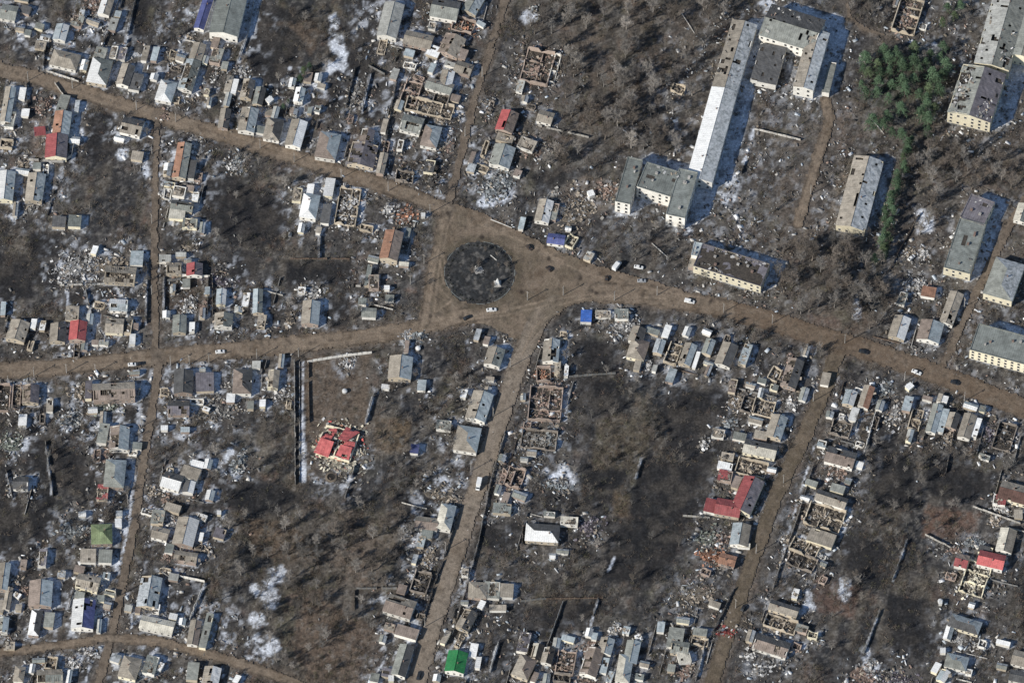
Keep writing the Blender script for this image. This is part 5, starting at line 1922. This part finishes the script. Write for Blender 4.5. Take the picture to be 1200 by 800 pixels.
def plant_tree(x, y, h, variants, label, group):
    global count
    kind, (tm, cm) = variants[rnd.randrange(len(variants))]
    o = empty('bare_tree', P(x, y), rnd.uniform(0, 6.28))
    o.scale = (h / 10 * rnd.uniform(.85, 1.25),) * 2 + (h / 10,)
    link('trunk', tm, o); link('crown', cm, o)
    tag(o, {'brown': 'leafless brown tree ', 'grey': 'leafless grey tree ', 'pale': 'leafless pale-barked tree '}[kind] + label, 'tree', group)
    count += 1
for call, pl, n, (h0, h1) in AREAS:
    got, tries = 0, 0
    bx = (min(p[0] for p in pl), max(p[0] for p in pl)); by = (min(p[1] for p in pl), max(p[1] for p in pl))
    placed = []
    while got < n and tries < 4000:
        tries += 1
        x, y = rnd.uniform(*bx), rnd.uniform(*by)
        if not in_poly(x, y, pl) or near_building(x, y, 2) or ras(allroad, x, y) < 2 or ras(plaza, x, y) > .5: continue
        if ras(DMASK, x, y) > .5 and rnd.random() < .8: continue
        if any((x - a) ** 2 + (y - c) ** 2 < 36 for a, c in placed): continue
        placed.append((x, y))
        var = BARES if 'two-storey' in call or 'wood' in call else [q for q in BARES if q[0] != 'pale']
        plant_tree(x, y, rnd.uniform(h0, h1), var, 'in ' + call if not call.startswith(('the verge', 'the plaza', 'the thin', 'the rough')) else 'on ' + call, 'leafless trees in ' + call)
        got += 1
for i in range(ISLE_TREES):
    r = math.sqrt(rnd.random()) * .8; a = rnd.uniform(0, 6.28)
    plant_tree(ISLE[0] + math.cos(a) * ISLE[2] * r, ISLE[1] + math.sin(a) * ISLE[3] * r, rnd.uniform(3, 5), [BARES[0], BARES[2]], 'on the roundabout island', 'leafless trees on the roundabout island')

# evergreens
M_PINE = solid('pine needles', (0.092, 0.142, 0.084)); M_PINE2 = solid('yellowish pine needles', (0.11, 0.145, 0.08))
def pine_mesh(seed, mat):
    rr = random.Random(seed)
    tr, cr = MB(), MB()
    tr.tube([(0, 0, -.3), (rr.gauss(0, .1), rr.gauss(0, .1), 5), (rr.gauss(0, .2), rr.gauss(0, .2), 11.2)], [.24, .17, .03], 6)
    for i in range(90):
        t = rr.random() ** .8
        z = 2.6 + 8.8 * t
        rad = (1 - t) ** .6 * 3.7 * rr.uniform(.45, 1.05) + .15
        ph = i * 2.399 + rr.uniform(-.4, .4)
        a = Vector((0, 0, z - .3)); b2 = Vector((math.cos(ph) * rad, math.sin(ph) * rad, z + rr.uniform(-.3, .5)))
        cr.tube([a, b2], [.035, .012], 3, cap=False)
        for k in range(16):
            c = a.lerp(b2, rr.uniform(.35, 1.05)) + Vector((rr.gauss(0, .26), rr.gauss(0, .26), rr.gauss(0, .16)))
            u = Vector((rr.gauss(0, 1), rr.gauss(0, 1), rr.gauss(.2, .5))).normalized() * rr.uniform(.22, .5)
            w = u.cross(Vector((rr.gauss(0, 1), rr.gauss(0, 1), rr.gauss(0, 1)))).normalized() * rr.uniform(.1, .2)
            cr.face([c - w, c + w, c + u])
    return tr.mesh('trunk', BARK['brown']), cr.mesh('crown', mat)
PINES = [pine_mesh(3, M_PINE), pine_mesh(5, M_PINE2), pine_mesh(8, M_PINE), pine_mesh(12, M_PINE)]
def pine(x, y, h, lab, grp):
    o = empty('pine_tree', P(x, y), rnd.uniform(0, 6.28))
    o.scale = (h / 11 * rnd.uniform(.95, 1.35),) * 2 + (h / 11,)
    tm, cm = PINES[rnd.randrange(len(PINES))]
    link('trunk', tm, o); link('crown', cm, o)
    tag(o, lab, 'pine tree', grp)
pl_ = []
for _ in range(6000):
    x, y = rnd.uniform(1005, 1118), rnd.uniform(50, 165)
    if len(pl_) < 46 and in_poly(x, y, GROVE) and all((x - a) ** 2 + (y - c) ** 2 > 76 for a, c in pl_):
        if y > 120 and rnd.random() < .5: continue
        pl_.append((x, y)); pine(x, y + 7, rnd.uniform(8, 12.5), 'dark green pine in the grove between the courtyard and cream blocks', 'pines in the grove')
for i, t in enumerate(np.linspace(0, 1, 34)):
    x = 1066 - 34 * t + rnd.gauss(0, 4.2) - (4 * math.sin(t * 3)); y = 170 + 138 * t
    if .16 < t < .2: continue
    pine(x, y, rnd.uniform(6, 9.5), 'green pine in the row beside the long two-toned building', 'pines in the row')
for x, y, h in ((356, 88, 7), (363, 82, 6), (352, 96, 6), (332, 128, 4.5), (338, 122, 4)):
    pine(x, y, h, 'dark green evergreen beside the snowy glade', 'evergreens beside the snowy glade')
for x, y in ((1118, 25), (1110, 15), (1125, 12), (1104, 32)):
    pine(x, y, 8, 'dark green pine northwest of the big cream block', 'pines near the cream block')

# clipped bushes in a ring on the island
def bush_mesh(seed, mat, n=260, spread=1.0):
    rr = random.Random(seed); mb = MB()
    for i in range(n):
        d = Vector((rr.gauss(0, 1), rr.gauss(0, 1), rr.gauss(0, 1))).normalized() * rr.uniform(.45, 1)
        d.z = abs(d.z) * .9
        u = Vector((rr.gauss(0, 1), rr.gauss(0, 1), rr.gauss(.4, .6))).normalized() * rr.uniform(.12, .38)
        w = u.cross(d + Vector((.1, .2, .3))).normalized() * rr.uniform(.04, .1)
        mb.face([d - w, d + w, d + u])
    return mb.mesh('bush', mat)
M_BUSH = solid('dark leafless bush', (0.055, 0.056, 0.05))
BUSHES = [bush_mesh(i, M_BUSH) for i in range(3)]
for k in range(46):
    a = (k + rnd.uniform(-.3, .3)) / 46 * 6.283
    x, y = ISLE[0] + math.cos(a) * ISLE[2] * (.88 + rnd.uniform(-.03, .03)), ISLE[1] + math.sin(a) * ISLE[3] * (.88 + rnd.uniform(-.03, .03))
    o = link('bush', BUSHES[k % 3]); o.location = P(x, y) + Vector((0, 0, .2)); o.scale = (rnd.uniform(.45, .75),) * 2 + (rnd.uniform(.5, 1.0),); o.rotation_euler = (0, 0, rnd.uniform(0, 6))
    tag(o, 'small dark bush in the planted ring around the roundabout island', 'bush', 'bushes ringing the roundabout island')

finish_labels()
for o in list(S.objects):
    t_ = o.get('label')
    if t_ and len(t_.split()) > 16: o['label'] = t_.replace('southwest cross street', 'cross street').replace('second row', 'behind').replace('flat-roofed', 'flat').replace('grey-green and dark grey', 'green-grey').replace('gabled ', '')

BARE_PLOT = [(357, 416), (438, 412), (440, 470), (425, 560), (357, 565)]
# ------------------------------------------------------------------ trees beyond those counted one by one: the rest of the copses as one mass
def copse(name, label, n, polys, seed):
    r = np.random.RandomState(seed)
    src = []
    for kind, (tm, cm) in BARES:
        vs, ls = [], []
        off = 0
        tri = []
        for me in (tm, cm):
            me.calc_loop_triangles()
            v = np.empty(len(me.vertices) * 3, np.float32); me.vertices.foreach_get('co', v)
            t = np.empty(len(me.loop_triangles) * 3, np.int32); me.loop_triangles.foreach_get('vertices', t)
            v, t = v.reshape(-1, 3), t.reshape(-1, 3)
            if me is cm:
                t = t[r.rand(len(t)) < .55]
                u_ = np.unique(t); mp = np.zeros(len(v), np.int32); mp[u_] = np.arange(len(u_)); v, t = v[u_], mp[t]
            vs.append(v); tri.append(t + off); off += len(v)
        src.append((kind, np.concatenate(vs), np.concatenate(tri)))
    V, T, Cc, off = [], [], [], 0
    rows = []
    tries = 0
    while len(rows) < n and tries < 20000:
        tries += 1
        pl, (h0, h1) = polys[r.randint(len(polys))]
        x = r.uniform(min(p[0] for p in pl), max(p[0] for p in pl)); y = r.uniform(min(p[1] for p in pl), max(p[1] for p in pl))
        if not in_poly(x, y, pl) or near_building(x, y, 1.5) or ras(allroad, x, y) < 2 or ras(plaza, x, y) > .5 or (ras(DMASK, x, y) > .5 and r.rand() < .7) or in_poly(x, y, BARE_PLOT): continue
        rows.append((x, y, r.uniform(h0, h1)))
    tint = {'brown': (0.138, 0.123, 0.11), 'grey': (0.19, 0.178, 0.163), 'pale': (0.26, 0.235, 0.205)}
    for x, y, h in rows:
        kind, v, t = src[r.randint(len(src))]
        a = r.uniform(0, 6.28); s = h / 10; w = s * r.uniform(.85, 1.25)
        p = P(x, y)
        q = np.stack([(v[:, 0] * math.cos(a) - v[:, 1] * math.sin(a)) * w + p.x, (v[:, 0] * math.sin(a) + v[:, 1] * math.cos(a)) * w + p.y, v[:, 2] * s], 1)
        V.append(q); T.append(t + off); off += len(v)
        Cc.append(np.tile(np.array(tint[kind]) * r.uniform(.6, 1.3), (len(v), 1)))
    V, T, Cc = np.concatenate(V), np.concatenate(T), np.concatenate(Cc)
    me = bpy.data.meshes.new(name)
    me.vertices.add(len(V)); me.vertices.foreach_set('co', V.astype(np.float32).ravel())
    me.loops.add(T.size); me.loops.foreach_set('vertex_index', T.astype(np.int32).ravel())
    me.polygons.add(len(T)); me.polygons.foreach_set('loop_start', np.arange(0, T.size, 3, dtype=np.int32))
    me.update(calc_edges=True)
    at = me.color_attributes.new('tint', 'FLOAT_COLOR', 'POINT')
    at.data.foreach_set('color', np.concatenate([Cc, np.ones((len(Cc), 1))], 1).astype(np.float32).ravel())
    me.materials.append(M_TWIG)
    tag(link(name, me), label, 'woodland', kind='stuff')
copse('woodland', 'smaller leafless trees filling the copses and gardens between the counted trees', 820,
      [(a[1], (a[3][0] * .72, a[3][1] * .88)) for a in AREAS for _ in range(3 if a[2] > 40 else 1)] + [([(0, 0), (1200, 0), (1200, 800), (0, 800)], (3, 6.5))] * 24 + [(a[1], (4, 8)) for a in AREAS if 'gardens' in a[0]] * 2, 77)

# ------------------------------------------------------------------ undergrowth: dry stalks and scrub everywhere nobody built or trod
BRUSHW = (1 - .8 * poly_mask(BARE_PLOT)) * np.clip((fbm(28, 131, 4) - .36) * 3, .05, 1) * np.clip(allroad / 4, 0, 1) * (1 - plaza) * (1 - .86 * DMASK)
def scatter(weight, n, r):
    w = weight[MG - 40:RH - MG + 50, MG - 40:RW - MG + 40]
    p = (w / w.sum()).ravel().astype(np.float64); p /= p.sum()
    idx = r.choice(len(p), n, p=p)
    return idx % w.shape[1] - 40 + r.rand(n), idx // w.shape[1] - 40 + r.rand(n)
def brush(n, per, seed, name, label):
    r = np.random.RandomState(seed)
    x, y = scatter(BRUSHW * (1 - .55 * YARD), n, r)
    keep = np.array([not near_building(a, c, .5) for a, c in zip(x, y)])
    x, y = x[keep], y[keep]; n = len(x)
    C = np.array([P(a, c) for a, c in zip(x, y)])
    size = .5 + 1.5 * r.rand(n) ** 1.6
    tone = np.array([(0.15, .122, .094), (0.12, .105, .09), (0.20, .17, .135), (0.13, .122, .078), (0.145, .105, .083), (0.06, .055, .05)])[r.choice(6, n, p=[.28, .22, .13, .12, .1, .15])] * r.uniform(.7, 1.3, (n, 1))
    N = n * per
    c = np.repeat(C, per, 0); s = np.repeat(size, per)[:, None]
    b0 = c + r.normal(0, .55, (N, 3)) * s * (1, 1, 0)
    d = r.normal(0, .6, (N, 3)) + (0, 0, .75)
    d /= np.linalg.norm(d, axis=1)[:, None]
    d[:, 2] = np.abs(d[:, 2])
    tip = b0 + d * r.uniform(.5, 1.5, (N, 1)) * s
    side = np.cross(d, r.normal(0, 1, (N, 3))); side /= np.linalg.norm(side, axis=1)[:, None]
    side *= r.uniform(.035, .085, (N, 1))
    V = np.stack([b0 - side, b0 + side, tip], 1).reshape(-1, 3)
    V[:, 2] -= .1
    me = bpy.data.meshes.new(name)
    me.vertices.add(len(V)); me.vertices.foreach_set('co', V.astype(np.float32).ravel())
    me.loops.add(len(V)); me.loops.foreach_set('vertex_index', np.arange(len(V), dtype=np.int32))
    me.polygons.add(N); me.polygons.foreach_set('loop_start', np.arange(0, len(V), 3, dtype=np.int32))
    me.update(calc_edges=True)
    at = me.color_attributes.new('tint', 'FLOAT_COLOR', 'POINT')
    col = np.repeat(tone, per * 3, 0)
    at.data.foreach_set('color', np.concatenate([col, np.ones((len(col), 1))], 1).astype(np.float32).ravel())
    me.materials.append(M_TWIG)
    o = link(name, me)
    tag(o, label, 'undergrowth', kind='stuff')
brush(19000, 26, 5, 'undergrowth', 'dry leafless scrub and dead stalks over the gardens and rough ground')

# ------------------------------------------------------------------ debris thrown across the yards and streets
RUIN = np.zeros((RH, RW), np.float32)
for b in BS:
    k = {'X': 1.0, 'P': 1.0}.get(b.kind, .25 + .3 * b.dmg)
    q_ = max(b.Lp, b.Wp) * .7 + 4
    spread(RUIN, b.gx, b.gy, q_ * 1.6, lambda dx, dy: k * np.clip(1.6 - np.hypot(dx, dy) / q_, 0, 1))
def debris(n, seed, weight, name, label, pal, probs, smin, smax):
    r = np.random.RandomState(seed)
    x, y = scatter(weight, n, r)
    C = np.array([P(a, c) for a, c in zip(x, y)])
    l = smin + (smax - smin) * r.rand(n) ** 2.6
    w = l * r.uniform(.10, .7, n); h = l * r.uniform(.02, .14, n) + .03
    yaw = r.uniform(0, 6.283, n); tx, ty = r.normal(0, .16, n), r.normal(0, .16, n)
    ca, sa = np.cos(yaw), np.sin(yaw)
    U = np.stack([ca, sa, tx], 1) * (l / 2)[:, None]; Vv = np.stack([-sa, ca, ty], 1) * (w / 2)[:, None]
    Wv = np.stack([-tx * ca + ty * sa, -tx * sa - ty * ca, np.ones(n)], 1) * h[:, None]
    quad = [(-1, -1), (1, -1), (1, 1), (-1, 1)]
    vs = [C + a * U + b_ * Vv + (0, 0, -.05) for a, b_ in quad] + [C + a * U + b_ * Vv + Wv for a, b_ in quad]
    V = np.stack(vs, 1).reshape(-1, 3)
    F = np.array([(4, 5, 6, 7), (0, 1, 5, 4), (1, 2, 6, 5), (2, 3, 7, 6), (3, 0, 4, 7)])
    Q = (np.arange(n)[:, None, None] * 8 + F[None]).reshape(-1, 4)
    me = bpy.data.meshes.new(name)
    me.vertices.add(len(V)); me.vertices.foreach_set('co', V.astype(np.float32).ravel())
    me.loops.add(Q.size); me.loops.foreach_set('vertex_index', Q.astype(np.int32).ravel())
    me.polygons.add(len(Q)); me.polygons.foreach_set('loop_start', np.arange(0, Q.size, 4, dtype=np.int32))
    me.update(calc_edges=True)
    col = np.array(pal)[r.choice(len(pal), n, p=probs)] * r.uniform(.65, 1.25, (n, 1))
    col = np.repeat(col, 8, 0)
    at = me.color_attributes.new('tint', 'FLOAT_COLOR', 'POINT')
    at.data.foreach_set('color', np.concatenate([col, np.ones((len(col), 1))], 1).astype(np.float32).ravel())
    me.materials.append(M_TINT)
    tag(link(name, me), label, 'debris', kind='stuff')
PALS = [(0.58, .575, .555), (0.27, .26, .245), (0.25, .215, .17), (0.10, .095, .09), (0.29, .21, .17), (0.45, .50, .54), (0.05, .048, .045)]
PR = [.10, .24, .23, .19, .08, .04, .12]
debris(27000, 21, (RUIN * np.clip((fbm(12, 141, 3) - .44) * 4.5, .015, 1)) * (1 - .8 * road_px) + .001, 'debris', 'broken slate, boards and masonry strewn around the wrecked houses', PALS, PR, .22, 2.0)
debris(5000, 23, (.03 + YARD ** 1.5) * (1 - .9 * DMASK) * (1 - .75 * road_px) * (ISLED > 1) + .004, 'litter', 'pale scraps and splinters scattered thinly over the whole town', PALS, [.22, .28, .2, .12, .06, .07, .05], .2, 1.1)
big = np.clip(YARD * .8 + RUIN - .35, 0, 1) * (1 - road_px)
debris(3600, 29, big + .0004, 'debris', 'larger pale roofing sheets and panels lying among the damaged houses', [(0.74, .74, .73), (0.52, .50, .46), (0.46, .50, .53), (0.20, .19, .18)], [.34, .26, .2, .2], .7, 3.0)
